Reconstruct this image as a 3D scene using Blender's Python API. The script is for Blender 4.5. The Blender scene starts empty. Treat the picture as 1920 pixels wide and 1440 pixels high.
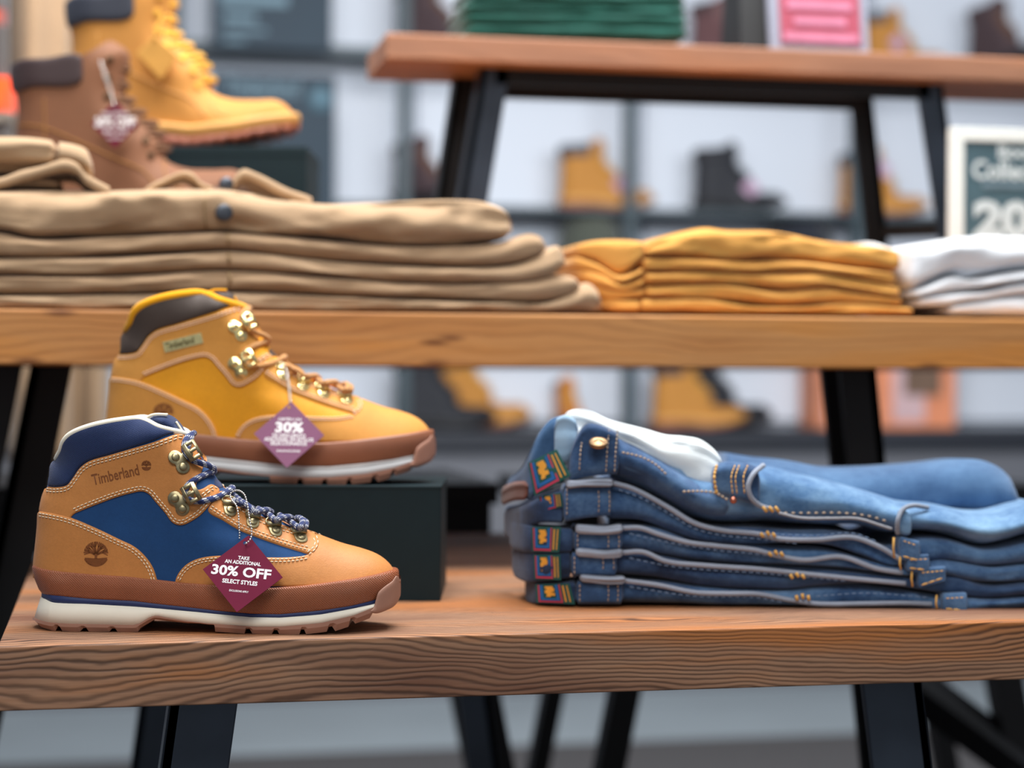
import bpy, bmesh, math, random
import numpy as np
from mathutils import Vector, Matrix
from mathutils.geometry import delaunay_2d_cdt

random.seed(7); np.random.seed(7)
SC = bpy.context.scene
COL = SC.collection

# ------------------------------------------------------------------ camera
A = math.radians(11.7)                 # the tables stand turned 11.7 deg to the camera
FPX = 3600.0
CAM = Vector((0.0, 0.0, 0.93))
PITCH = 20 / FPX; ROLL = 0.0035
fwd0 = Vector((math.sin(A), math.cos(A), 0)); rgt0 = Vector((math.cos(A), -math.sin(A), 0)); up0 = Vector((0, 0, 1))
FW = (fwd0 * math.cos(PITCH) - up0 * math.sin(PITCH)).normalized()
U1 = (up0 * math.cos(PITCH) + fwd0 * math.sin(PITCH)).normalized()
RT = (rgt0 * math.cos(ROLL) + U1 * math.sin(ROLL)).normalized()
UP = (U1 * math.cos(ROLL) - rgt0 * math.sin(ROLL)).normalized()
cam_d = bpy.data.cameras.new('camera'); cam = bpy.data.objects.new('camera', cam_d); COL.objects.link(cam)
M = Matrix(((RT.x, UP.x, -FW.x, CAM.x), (RT.y, UP.y, -FW.y, CAM.y), (RT.z, UP.z, -FW.z, CAM.z), (0, 0, 0, 1)))
cam.matrix_world = M
cam_d.sensor_width = 36; cam_d.lens = 36 * FPX / 1920
cam_d.clip_start = 0.05; cam_d.clip_end = 60
cam_d.dof.use_dof = True; cam_d.dof.focus_distance = 1.572; cam_d.dof.aperture_fstop = 3.0
SC.camera = cam

# ------------------------------------------------------------------ light
vs = SC.view_settings
vs.view_transform = 'Standard'; vs.look = 'None'; vs.gamma = 1.0; vs.use_curve_mapping = False
vs.exposure = 0.12
w = bpy.data.worlds.new('world'); SC.world = w; w.use_nodes = True
bg = w.node_tree.nodes['Background']; bg.inputs[0].default_value = (0.90, 0.95, 1.0, 1); bg.inputs[1].default_value = 0.34

def area(name, loc, size, power, col=(1, 1, 1), target=None):
    l = bpy.data.lights.new(name, 'AREA'); l.shape = 'RECTANGLE'; l.size = size[0]; l.size_y = size[1]
    l.energy = power; l.color = col
    o = bpy.data.objects.new(name, l); COL.objects.link(o); o.location = loc
    t = Vector(target if target else (loc[0], loc[1], 0))
    o.rotation_euler = (t - Vector(loc)).to_track_quat('-Z', 'Y').to_euler()
    return o
area('ceiling_lamp_front', (-0.3, -0.2, 3.1), (1.6, 1.0), 42, (1.0, 0.975, 0.94), (0.4, 1.9, 0.8))
area('ceiling_lamp_centre', (0.5, 1.9, 3.2), (1.8, 0.9), 112, (1.0, 0.985, 0.96))
area('wall_fill_lamp', (1.2, 2.5, 1.98), (3.4, 0.4), 62, (0.93, 0.97, 1.0), (1.3, 5.8, 1.1))  # added unseen fill, hung well below the ceiling to brighten the wall bays evenly

# ------------------------------------------------------------------ helpers
def ray(px, py):
    return (FW * FPX + RT * (px - 960) + UP * (720 - py))
def Pd(px, py, d):                     # at camera depth d
    r = ray(px, py); return CAM + r * (d / FPX)
def Pv(px, py, v):                     # on the vertical plane world y = v
    r = ray(px, py); return CAM + r * ((v - CAM.y) / r.y)
def Pz(px, py, z):
    r = ray(px, py); return CAM + r * ((z - CAM.z) / r.z)

def srgb(r, g, b):
    f = lambda c: (c / 255 / 12.92) if c / 255 <= 0.04045 else ((c / 255 + 0.055) / 1.055) ** 2.4
    return (f(r), f(g), f(b), 1)

MATS = {}
class NT:
    def __init__(s, name):
        s.m = bpy.data.materials.new(name); s.m.use_nodes = True; s.t = s.m.node_tree
        s.b = s.t.nodes['Principled BSDF']; s._tc = None
    def n(s, typ, **kw):
        nd = s.t.nodes.new(typ)
        for k, v in kw.items():
            if k.startswith('i_'):
                nd.inputs[int(k[2:]) if k[2:].isdigit() else k[2:].replace('_', ' ')].default_value = v
            else: setattr(nd, k, v)
        return nd
    def l(s, a, b): s.t.links.new(a, b)
    def co(s):
        if s._tc is None: s._tc = s.n('ShaderNodeTexCoord')
        return s._tc.outputs['Object']
    def uv(s):
        s.co(); return s._tc.outputs['UV']
    def mapped(s, scale, rot=(0, 0, 0), src=None):
        mp = s.n('ShaderNodeMapping'); mp.inputs['Scale'].default_value = scale; mp.inputs['Rotation'].default_value = rot
        s.l(src or s.co(), mp.inputs['Vector']); return mp.outputs[0]
    def noise(s, scale, detail=4, rough=.5, vec=None, dist=0):
        nd = s.n('ShaderNodeTexNoise'); nd.inputs['Scale'].default_value = scale; nd.inputs['Detail'].default_value = detail
        nd.inputs['Roughness'].default_value = rough; nd.inputs['Distortion'].default_value = dist
        s.l(vec or s.co(), nd.inputs['Vector']); return nd.outputs[0]
    def math(s, op, a, b=None, c=None):
        nd = s.n('ShaderNodeMath', operation=op)
        for i, v in enumerate((a, b, c)):
            if v is None: continue
            if isinstance(v, (int, float)): nd.inputs[i].default_value = v
            else: s.l(v, nd.inputs[i])
        return nd.outputs[0]
    def ramp(s, fac, stops):
        nd = s.n('ShaderNodeValToRGB'); cr = nd.color_ramp
        while len(cr.elements) < len(stops): cr.elements.new(0.5)
        for e, (p, c) in zip(cr.elements, stops): e.position = p; e.color = c
        s.l(fac, nd.inputs[0]); return nd.outputs[0]
    def mix(s, fac, a, b, mode='MIX'):
        nd = s.n('ShaderNodeMix', data_type='RGBA', blend_type=mode)
        for idx, v in ((0, fac), (6, a), (7, b)):
            if isinstance(v, (int, float, tuple)): nd.inputs[idx].default_value = v
            else: s.l(v, nd.inputs[idx])
        return nd.outputs[2]
    def bump(s, h, strength, dist):
        nd = s.n('ShaderNodeBump'); nd.inputs['Strength'].default_value = strength; nd.inputs['Distance'].default_value = dist
        s.l(h, nd.inputs['Height']); s.l(nd.outputs[0], s.b.inputs['Normal']); return nd
    def base(s, v):
        if isinstance(v, tuple): s.b.inputs['Base Color'].default_value = v
        else: s.l(v, s.b.inputs['Base Color'])
    def set(s, rough=None, metal=None, spec=None, sheen=None, coat=None):
        if rough is not None:
            if isinstance(rough, (int, float)): s.b.inputs['Roughness'].default_value = rough
            else: s.l(rough, s.b.inputs['Roughness'])
        if metal is not None: s.b.inputs['Metallic'].default_value = metal
        if spec is not None: s.b.inputs['Specular IOR Level'].default_value = spec
        if sheen is not None: s.b.inputs['Sheen Weight'].default_value = sheen
        if coat is not None: s.b.inputs['Coat Weight'].default_value = coat
        return s.m

def dark(c, k): return (c[0] * k, c[1] * k, c[2] * k, 1)

def m_plain(name, c, rough=.6, metal=0, spec=.5, var=.12, nscale=30, bump=.15, bdist=.0004):
    if name in MATS: return MATS[name]
    t = NT(name)
    n = t.noise(nscale, 4)
    t.base(t.ramp(n, [(0.3, dark(c, 1 - var)), (0.7, dark(c, 1 + var))]))
    if bump: t.bump(t.noise(nscale * 18, 3), bump, bdist)
    MATS[name] = t.set(rough, metal, spec); return MATS[name]

def m_leather(name, c, rough=.55, var=.13, grain=.25):
    if name in MATS: return MATS[name]
    t = NT(name)
    a = t.noise(22, 5, .6); b = t.noise(420, 3)
    col = t.ramp(a, [(0.28, dark(c, 1 - var)), (0.55, c), (0.78, dark(c, 1 + var))])
    col = t.mix(.18, col, t.ramp(b, [(0.35, dark(c, .8)), (0.65, dark(c, 1.15))]))
    t.base(col)
    v = t.n('ShaderNodeTexVoronoi'); v.inputs['Scale'].default_value = 900; t.l(t.co(), v.inputs['Vector'])
    h = t.math('ADD', t.math('MULTIPLY', v.outputs[0], .5), t.noise(160, 4))
    t.bump(h, grain, .0005)
    MATS[name] = t.set(rough, 0, .35, sheen=.05); return MATS[name]

def m_weave(name, c, c2, period=.0016, rough=.85, bump=.8, ang=20):
    if name in MATS: return MATS[name]
    t = NT(name)
    v = t.mapped((1, 1, 1), (0, math.radians(ang), 0))
    sx = t.n('ShaderNodeSeparateXYZ'); t.l(v, sx.inputs[0])
    k = 2 * math.pi / period
    a = t.math('SINE', t.math('MULTIPLY', sx.outputs[0], k)); b = t.math('SINE', t.math('MULTIPLY', sx.outputs[2], k * 1.3))
    h = t.math('MULTIPLY', t.math('ADD', t.math('MULTIPLY', a, b), 1.0), .5)
    t.base(t.ramp(h, [(0.25, c2), (0.75, c)]))
    t.bump(h, bump, period * .35)
    MATS[name] = t.set(rough, 0, .3, sheen=.2); return MATS[name]

def m_scales(name, c, period=.0021):
    t = NT(name)
    sx = t.n('ShaderNodeSeparateXYZ'); t.l(t.co(), sx.inputs[0]); k = 2 * math.pi / period
    p = t.math('ADD', sx.outputs[0], sx.outputs[2]); q = t.math('SUBTRACT', sx.outputs[0], t.math('MULTIPLY', sx.outputs[2], 1.25))
    a = t.math('SINE', t.math('MULTIPLY', p, k)); b = t.math('SINE', t.math('MULTIPLY', q, k))
    h = t.math('MAXIMUM', a, b)
    n = t.noise(26, 3)
    t.base(t.ramp(n, [(0.3, dark(c, .86)), (0.7, dark(c, 1.12))]))
    t.bump(h, .55, .00045)
    MATS[name] = t.set(.42, 0, .5); return MATS[name]

def m_lace(name, c, stripe, plen=.010):
    t = NT(name)
    sx = t.n('ShaderNodeSeparateXYZ'); t.l(t.uv(), sx.inputs[0])      # u along (metres*100), v around 0..1
    u, v = sx.outputs[0], sx.outputs[1]
    ph = t.math('ADD', u, t.math('MULTIPLY', v, 1.1))
    seg = t.math('GREATER_THAN', t.math('SINE', t.math('MULTIPLY', ph, 2 * math.pi / (plen * 100))), .35)
    th = t.math('GREATER_THAN', t.math('SINE', t.math('MULTIPLY', v, 2 * math.pi * 11)), .35)
    sel = t.math('GREATER_THAN', t.math('SINE', t.math('MULTIPLY', v, 2 * math.pi * 1.6)), .25)
    f = t.math('MULTIPLY', seg, th)
    t.base(t.mix(f, c, stripe))
    h = t.math('MULTIPLY', t.math('SINE', t.math('MULTIPLY', t.math('ADD', v, t.math('MULTIPLY', u, .9)), 2 * math.pi * 12)), .5)
    h2 = t.math('ABSOLUTE', t.math('SINE', t.math('MULTIPLY', t.math('SUBTRACT', u, t.math('MULTIPLY', v, 1.5)), 42)))
    t.bump(t.math('ADD', h, h2), .6, .0002)
    MATS[name] = t.set(.8, 0, .3, sheen=.2); return MATS[name]

def m_metal(name, c, rough=.35, wear=.2):
    if name in MATS: return MATS[name]
    t = NT(name); n = t.noise(300, 4)
    t.base(t.ramp(n, [(0.3, dark(c, 1 - wear)), (0.7, dark(c, 1.1))]))
    t.bump(n, .08, .0003)
    MATS[name] = t.set(rough, 1.0, .5); return MATS[name]

def m_wood(name, light, mid, line, orange, period=.0055, tilt=55, amp=.020, knots=0, contrast=1.0, seed=0.0, rough=.55, bmp=.45, lpow=3.2):
    t = NT(name)
    mp = t.n('ShaderNodeMapping'); mp.inputs['Location'].default_value = (seed, seed * .7, seed * .31); t.l(t.co(), mp.inputs[0])
    v = mp.outputs[0]
    sx = t.n('ShaderNodeSeparateXYZ'); t.l(v, sx.inputs[0])
    ca, sa = math.cos(math.radians(tilt)), math.sin(math.radians(tilt))
    c = t.math('ADD', t.math('MULTIPLY', sx.outputs[1], ca), t.math('MULTIPLY', sx.outputs[2], sa))
    big = t.noise(1.0, 2, .4, t.mapped((3.4, 7, 9), src=v)); med = t.noise(1.0, 3, .5, t.mapped((11, 26, 34), src=v))
    c = t.math('ADD', c, t.math('MULTIPLY', t.math('SUBTRACT', big, .5), amp * 2.4))
    c = t.math('ADD', c, t.math('MULTIPLY', t.math('SUBTRACT', med, .5), amp * .35))
    dens = t.noise(1.0, 2, .5, t.mapped((.8, 14, 16), src=v))
    ph = t.math('MULTIPLY', c, 2 * math.pi / period)
    ph = t.math('ADD', ph, t.math('MULTIPLY', dens, 7.0))
    s = t.math('MULTIPLY', t.math('ADD', t.math('SINE', ph), 1), .5)
    fine = t.noise(1.0, 5, .65, t.mapped((16, 420, 420), src=v))
    ln = t.math('POWER', s, lpow)
    str_ = t.ramp(t.noise(1.0, 2, .5, t.mapped((2.2, 9, 9), src=v)), [(0.3, (.35,) * 3 + (1,)), (0.7, (1, 1, 1, 1))])
    ln = t.math('MULTIPLY', t.math('MULTIPLY', ln, str_), contrast)
    patch = t.noise(1.0, 3, .5, t.mapped((2.6, 10, 22), src=v))
    colA = t.ramp(patch, [(0.32, mid), (0.5, light), (0.66, orange)])
    colA = t.mix(t.math('MULTIPLY', t.math('SUBTRACT', 1.0, fine), .55), colA, mid)
    col = t.mix(ln, colA, line)
    h = t.math('ADD', t.math('MULTIPLY', ln, -1.0), t.math('MULTIPLY', fine, .5))
    if knots:
        vo = t.n('ShaderNodeTexVoronoi'); vo.inputs['Scale'].default_value = 1.0; t.l(t.mapped((9, 26, 34), src=v), vo.inputs['Vector'])
        kf = t.ramp(vo.outputs[0], [(0.06, (1, 1, 1, 1)), (0.19, (0, 0, 0, 1))])
        col = t.mix(t.math('MULTIPLY', kf, knots), col, dark(line, .8))
    t.base(col); t.bump(h, bmp, .0006)
    MATS[name] = t.set(t.ramp(fine, [(0.2, (rough + .12,) * 3 + (1,)), (0.8, (rough - .1,) * 3 + (1,))]), 0, .4)
    return MATS[name]

def m_denim(name, c=srgb(62, 95, 138), fade=srgb(128, 166, 204), deep=srgb(30, 48, 78), lo=.42, hi=.72):
    t = NT(name)
    a = t.noise(9, 5, .6); b = t.noise(60, 4, .6); tw = t.noise(1.0, 2, .5, t.mapped((260, 260, 900), (0, .5, 0)))
    f = t.math('ADD', t.math('MULTIPLY', a, .62), t.math('ADD', t.math('MULTIPLY', b, .26), t.math('MULTIPLY', tw, .12)))
    t.base(t.ramp(f, [(lo - .08, deep), (lo + .06, c), (hi, fade)]))
    sx = t.n('ShaderNodeSeparateXYZ'); t.l(t.co(), sx.inputs[0])
    tl = t.math('SINE', t.math('MULTIPLY', t.math('ADD', sx.outputs[0], sx.outputs[2]), 2 * math.pi / .0011))
    h = t.math('ADD', t.math('MULTIPLY', tl, .25), t.math('MULTIPLY', b, 1.4))
    t.bump(h, .5, .0010)
    MATS[name] = t.set(.85, 0, .2, sheen=.25); return MATS[name]

def m_cloth(name, c, period=.0011, var=.1, rough=.9, sheen=.2, bmp=.35):
    if name in MATS: return MATS[name]
    t = NT(name); a = t.noise(14, 4, .6); b = t.noise(90, 3)
    t.base(t.ramp(a, [(0.3, dark(c, 1 - var)), (0.7, dark(c, 1 + var))]))
    sx = t.n('ShaderNodeSeparateXYZ'); t.l(t.co(), sx.inputs[0])
    tl = t.math('SINE', t.math('MULTIPLY', t.math('ADD', sx.outputs[0], sx.outputs[2]), 2 * math.pi / period))
    t.bump(t.math('ADD', t.math('MULTIPLY', tl, .15), t.math('MULTIPLY', b, 1.5)), bmp, .0012)
    MATS[name] = t.set(rough, 0, .2, sheen=sheen); return MATS[name]

# ------------------------------------------------------------------ objects
def tag(o, label=None, cat=None, group=None, kind=None):
    if label: o['label'] = label
    if cat: o['category'] = cat
    if group: o['group'] = group
    if kind: o['kind'] = kind
    return o
def empty(name, loc=(0, 0, 0), rz=0, label=None, cat=None, group=None, scale=1):
    o = bpy.data.objects.new(name, None); COL.objects.link(o); o.location = loc; o.rotation_euler = (0, 0, rz)
    o.scale = (scale,) * 3; o.empty_display_size = .02
    return tag(o, label, cat, group)
def mesh(name, V, F, mat, parent=None, smooth=True, uvs=None, weld=None):
    me = bpy.data.meshes.new(name)
    me.from_pydata([tuple(map(float, v)) for v in V], [], [tuple(map(int, f)) for f in F])
    if uvs is not None:
        ul = me.uv_layers.new(name='uv')
        for lp in me.loops: ul.data[lp.index].uv = uvs[lp.vertex_index]
    if weld or True:
        bm = bmesh.new(); bm.from_mesh(me)
        if weld: bmesh.ops.remove_doubles(bm, verts=bm.verts, dist=weld)
        bmesh.ops.recalc_face_normals(bm, faces=bm.faces)
        bm.to_mesh(me); bm.free()
    if smooth: me.polygons.foreach_set('use_smooth', [True] * len(me.polygons))
    for m in (mat if isinstance(mat, (list, tuple)) else [mat]): me.materials.append(m)
    o = bpy.data.objects.new(name, me); COL.objects.link(o)
    if parent is not None: o.parent = parent
    return o
class MB:
    """collects geometry for one mesh object"""
    def __init__(s): s.V = []; s.F = []; s.U = []
    def add(s, V, F, U=None):
        b = len(s.V); s.V += [tuple(v) for v in V]; s.F += [tuple(i + b for i in f) for f in F]
        s.U += (U if U is not None else [(0, 0)] * len(V)); return s
    def box(s, lo, hi, rot=None, org=None):
        x0, y0, z0 = lo; x1, y1, z1 = hi
        V = [Vector(p) for p in ((x0, y0, z0), (x1, y0, z0), (x1, y1, z0), (x0, y1, z0), (x0, y0, z1), (x1, y0, z1), (x1, y1, z1), (x0, y1, z1))]
        if rot is not None: V = [rot @ v for v in V]
        if org is not None: V = [v + Vector(org) for v in V]
        return s.add(V, [(0, 3, 2, 1), (4, 5, 6, 7), (0, 1, 5, 4), (1, 2, 6, 5), (2, 3, 7, 6), (3, 0, 4, 7)])
    def tube(s, pts, r, n=8, cap=True, closed=False):
        P = [Vector(p) for p in pts]; m = len(P); R = r if isinstance(r, (list, tuple)) else [r] * m
        V = []; U = []; acc = 0; prev = None
        for i, p in enumerate(P):
            a = P[(i - 1) % m] if (closed or i > 0) else p; b = P[(i + 1) % m] if (closed or i < m - 1) else p
            t = (b - a).normalized() if (b - a).length > 1e-9 else Vector((0, 0, 1))
            if prev is None:
                q = Vector((0, 0, 1)) if abs(t.z) < .9 else Vector((1, 0, 0)); nrm = t.cross(q).normalized()
            else:
                nrm = (prev - t * prev.dot(t)).normalized()
            prev = nrm; bn = t.cross(nrm)
            if i > 0: acc += (P[i] - P[i - 1]).length * 100
            for k in range(n):
                an = 2 * math.pi * k / n
                V.append(p + (nrm * math.cos(an) + bn * math.sin(an)) * R[i]); U.append((acc, k / n if k <= n / 2 else 1 - k / n))
        F = []
        for i in range(m if closed else m - 1):
            for k in range(n):
                a = i * n + k; b = i * n + (k + 1) % n; c = ((i + 1) % m) * n + (k + 1) % n; d = ((i + 1) % m) * n + k
                F.append((a, b, c, d))
        if cap and not closed: F.append(tuple(range(n))[::-1]); F.append(tuple((m - 1) * n + k for k in range(n)))
        return s.add(V, F, U)
    def sphere(s, c, r, nu=10, nv=6, sc=(1, 1, 1)):
        V = [Vector((c[0], c[1], c[2] - r * sc[2]))]; F = []
        for i in range(1, nv):
            th = math.pi * i / nv
            for k in range(nu):
                ph = 2 * math.pi * k / nu
                V.append(Vector((c[0] + r * sc[0] * math.sin(th) * math.cos(ph), c[1] + r * sc[1] * math.sin(th) * math.sin(ph), c[2] - r * sc[2] * math.cos(th))))
        V.append(Vector((c[0], c[1], c[2] + r * sc[2])))
        for k in range(nu): F.append((0, 1 + (k + 1) % nu, 1 + k))
        for i in range(nv - 2):
            for k in range(nu):
                a = 1 + i * nu + k; b = 1 + i * nu + (k + 1) % nu
                F.append((a, b, b + nu, a + nu))
        L = len(V) - 1
        for k in range(nu): F.append((L, L - nu + k, L - nu + (k + 1) % nu))
        return s.add(V, F)
    def build(s, name, mat, parent=None, smooth=True, uv=False, weld=None):
        return mesh(name, s.V, s.F, mat, parent, smooth, s.U if uv else None, weld)
def bevel(o, wd=.002, seg=2, ang=40):
    m = o.modifiers.new('bevel', 'BEVEL'); m.width = wd; m.segments = seg; m.limit_method = 'ANGLE'; m.angle_limit = math.radians(ang)
    return o
def boxobj(name, lo, hi, mat, parent=None, bev=.0, seg=2, rot=None, org=None):
    o = MB().box(lo, hi, rot, org).build(name, mat, parent, smooth=False)
    if bev: bevel(o, bev, seg)
    return o

def smooth_line(pts, step, closed=False):
    """Catmull-Rom through points, resampled at a step"""
    P = np.array(pts, float); n = len(P); out = []
    rng = range(n if closed else n - 1)
    for i in rng:
        if closed: p0, p1, p2, p3 = P[(i - 1) % n], P[i], P[(i + 1) % n], P[(i + 2) % n]
        else:
            p1, p2 = P[i], P[i + 1]; p0 = P[i - 1] if i > 0 else 2 * p1 - p2; p3 = P[i + 2] if i + 2 < n else 2 * p2 - p1
        L = np.linalg.norm(p2 - p1)
        if L < 1e-9: continue
        # centripetal style tangents kept short so that the curve never overshoots
        l0 = max(np.linalg.norm(p1 - p0), 1e-9); l2 = max(np.linalg.norm(p3 - p2), 1e-9)
        m1 = ((p1 - p0) / l0 * L + (p2 - p1)) * .5 if l0 > 1e-8 else (p2 - p1)
        m2 = ((p3 - p2) / l2 * L + (p2 - p1)) * .5 if l2 > 1e-8 else (p2 - p1)
        k = max(2, int(math.ceil(L / step)))
        for j in range(k):
            t = j / k; t2 = t * t; t3 = t2 * t
            out.append((2 * t3 - 3 * t2 + 1) * p1 + (t3 - 2 * t2 + t) * m1 + (-2 * t3 + 3 * t2) * p2 + (t3 - t2) * m2)
    if not closed: out.append(P[-1])
    return np.array(out)

def seg_dist(pts, line, closed=False):
    """distance of pts (N,2) to polyline (M,2) -> dist, closest"""
    a = line if closed else line[:-1]; b = np.roll(line, -1, 0) if closed else line[1:]
    ab = b - a; L2 = np.maximum((ab ** 2).sum(1), 1e-18)
    D = np.full(len(pts), 1e9); C = np.zeros((len(pts), 2))
    for s in range(0, len(pts), 2000):
        p = pts[s:s + 2000]
        t = np.clip(((p[:, None, :] - a[None]) * ab[None]).sum(2) / L2[None], 0, 1)
        q = a[None] + t[..., None] * ab[None]
        d = ((p[:, None, :] - q) ** 2).sum(2); k = d.argmin(1)
        D[s:s + 2000] = np.sqrt(d[np.arange(len(p)), k]); C[s:s + 2000] = q[np.arange(len(p)), k]
    return D, C
def segs_dist(P, a, b):
    ab = b - a; L2_ = np.maximum((ab ** 2).sum(1), 1e-18); D = np.full(len(P), 1e9)
    if len(a) == 0: return D
    for s in range(0, len(P), 2000):
        p = P[s:s + 2000]; t = np.clip(((p[:, None, :] - a[None]) * ab[None]).sum(2) / L2_[None], 0, 1)
        D[s:s + 2000] = np.sqrt(((p[:, None, :] - a[None] - t[..., None] * ab[None]) ** 2).sum(2)).min(1)
    return D
def inside(pts, poly):
    x, y = pts[:, 0], pts[:, 1]; r = np.zeros(len(pts), bool); n = len(poly)
    for i in range(n):
        x1, y1 = poly[i]; x2, y2 = poly[(i + 1) % n]
        c = ((y1 > y) != (y2 > y))
        if c.any():
            xi = (x2 - x1) * (y - y1) / (y2 - y1 + 1e-30) + x1
            r ^= c & (x < xi)
    return r
def fill(poly, g, rings):
    """dense triangulation of a closed polygon; returns pts, tris"""
    poly = np.array(poly); n = len(poly)
    area_ = 0.5 * np.sum(poly[:, 0] * np.roll(poly[:, 1], -1) - np.roll(poly[:, 0], -1) * poly[:, 1])
    if area_ < 0: poly = poly[::-1].copy()
    tg = np.roll(poly, -1, 0) - np.roll(poly, 1, 0); tg /= np.maximum(np.linalg.norm(tg, axis=1), 1e-12)[:, None]
    nr = np.stack([-tg[:, 1], tg[:, 0]], 1)
    pts = [poly]
    for k, r in enumerate(rings):
        q = poly + nr * r
        if r > g * .8: q = q[::2]
        d, _ = seg_dist(q, poly, True); ok = inside(q, poly) & (d > r * .88)
        pts.append(q[ok])
    last = rings[-1] if rings else 0
    lo, hi = poly.min(0), poly.max(0)
    xs = np.arange(lo[0], hi[0], g); ys = np.arange(lo[1], hi[1], g * .87)
    G = np.array([(x + (g / 2 if j % 2 else 0), y) for j, y in enumerate(ys) for x in xs])
    if len(G):
        G = G[inside(G, poly)]
        if len(G):
            d, _ = seg_dist(G, poly, True); pts.append(G[d > last + g * .5])
    P = np.concatenate(pts)
    V, E, F, _, _, _ = delaunay_2d_cdt([Vector(p) for p in P], [(i, (i + 1) % n) for i in range(n)], [], 1, 1e-7)
    return np.array([tuple(v) for v in V]), [tuple(f) for f in F], poly

def text2d(body, width=None, height=None, bold=.0, spacing=1.0, res=3):
    cu = bpy.data.curves.new('lettering', 'FONT'); cu.body = body; cu.align_x = 'CENTER'; cu.size = 1; cu.offset = bold
    cu.resolution_u = res; cu.space_character = spacing
    ob = bpy.data.objects.new('lettering', cu)
    me = bpy.data.meshes.new_from_object(ob)
    V = np.array([v.co[:2] for v in me.vertices]); F = [tuple(p.vertices) for p in me.polygons]
    bpy.data.objects.remove(ob); bpy.data.curves.remove(cu); bpy.data.meshes.remove(me)
    lo, hi = V.min(0), V.max(0); V = V - (lo + hi) / 2
    s = hi - lo
    kx = (width / s[0]) if width else None; ky = (height / s[1]) if height else None
    if kx is None: kx = ky
    if ky is None: ky = kx
    return V * np.array([kx, ky]), F
# ------------------------------------------------------------------ shaped footwear surface
ZB = 0.93 - 0.2146                      # top of the low table
class Shell:
    """a body seen from its side: outline in (x, z), half width grows from the outline inwards"""
    def __init__(s, contours, R, wcap): s.C = contours; s.R = R; s.wcap = wcap
    def info(s, P):
        P = np.atleast_2d(P); D = np.full(len(P), 1e9); Q = np.zeros_like(P)
        for c in s.C:
            d, q = seg_dist(P, c); k = d < D; D[k] = d[k]; Q[k] = q[k]
        R = s.R(P[:, 0], P[:, 1]); wc = s.wcap(P[:, 0], P[:, 1])
        t = np.clip(D / R, 0, 1); sp = np.sqrt(1 - (1 - t) ** 2); cp = 1 - t
        g = (P - Q) / np.maximum(D, 1e-9)[:, None]
        small = np.where(D < 2e-6)[0]
        if len(small):                      # exactly on the outline: take the outline's own inward normal
            allc = np.concatenate(s.C); tg = np.concatenate([np.gradient(c, axis=0) for c in s.C]); cen = allc.mean(0)
            for i in small:
                k = int(((allc - P[i]) ** 2).sum(1).argmin()); n_ = np.array([-tg[k, 1], tg[k, 0]]); n_ /= max(np.linalg.norm(n_), 1e-12)
                if np.dot(n_, s.inw(P[i]) - P[i] if hasattr(s, 'inw') else cen - P[i]) < 0: n_ = -n_
                g[i] = n_
        return wc * sp, cp / R, sp / wc, g
    def W(s, x, z): return float(s.info(np.array([[x, z]]))[0][0])
    def pos(s, P, off, side=-1):
        W, a, b, g = s.info(P); off = np.broadcast_to(off, W.shape)
        n = np.stack([-g[:, 0] * a, side * b, -g[:, 1] * a], 1); n /= np.maximum(np.linalg.norm(n, axis=1), 1e-9)[:, None]
        base = np.stack([P[:, 0], side * W, P[:, 1]], 1)
        return base + n * off[:, None], n
    def patch(s, name, poly, mat, parent, t=.0012, bev=.0012, base=-.0004, g=.0035, sides=(-1, 1), puff=0, pr=.01):
        poly = np.array(poly)
        V, F, pl = fill(poly, g, [.0004, .001, .002, .0036, .006])
        Dp = s.info(pl)[0] if False else np.min([seg_dist(pl, c)[0] for c in s.C], axis=0)
        fr = Dp > .0007; a = pl; b = np.roll(pl, -1, 0); keep = fr | np.roll(fr, -1)
        d = segs_dist(V, a[keep], b[keep])            # only true cut edges are thinned, the turn over the outline is not
        k = np.clip(d / bev, 0, 1); off = base + (t - base) * np.sqrt(1 - (1 - k) ** 2)
        if puff: k = np.clip(d / pr, 0, 1); off = off + puff * np.sqrt(1 - (1 - k) ** 2)
        mb = MB()
        for sd in sides:
            P3, _ = s.pos(V, off, sd); mb.add(P3, F)
        return mb.build(name, mat, parent, weld=.00002)
    def frame(s, x, z, side=-1):
        p, n = s.pos(np.array([[x, z]]), 0, side); p = Vector(p[0]); n = Vector(n[0])
        e = .002; px, _ = s.pos(np.array([[x + e, z]]), 0, side); t1 = (Vector(px[0]) - p); t1 = (t1 - n * t1.dot(n)).normalized()
        t2 = n.cross(t1); t2 = t2 if t2.z > 0 else -t2
        return p, t1, t2, n

def stitches(sh, mb, path, off=.0015, L=.0024, gap=.0010, r=.00042, sides=(-1, 1)):
    d = np.concatenate([[0], np.cumsum(np.linalg.norm(np.diff(path, axis=0), axis=1))]); tot = d[-1]
    s = 0
    while s + L < tot:
        q = [s, s + L * .2, s + L * .8, s + L]
        P = np.stack([np.interp(q, d, path[:, 0]), np.interp(q, d, path[:, 1])], 1)
        for sd in sides:
            p3, _ = sh.pos(P, np.array([off - .0003, off + .0002, off + .0002, off - .0003]), sd)
            mb.tube(p3, [r * .5, r, r, r * .5], n=5)
        s += L + gap
def inset(line, dist):
    tg = np.gradient(line, axis=0); tg /= np.maximum(np.linalg.norm(tg, axis=1), 1e-12)[:, None]
    q = line + np.stack([-tg[:, 1], tg[:, 0]], 1) * dist
    return q

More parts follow.
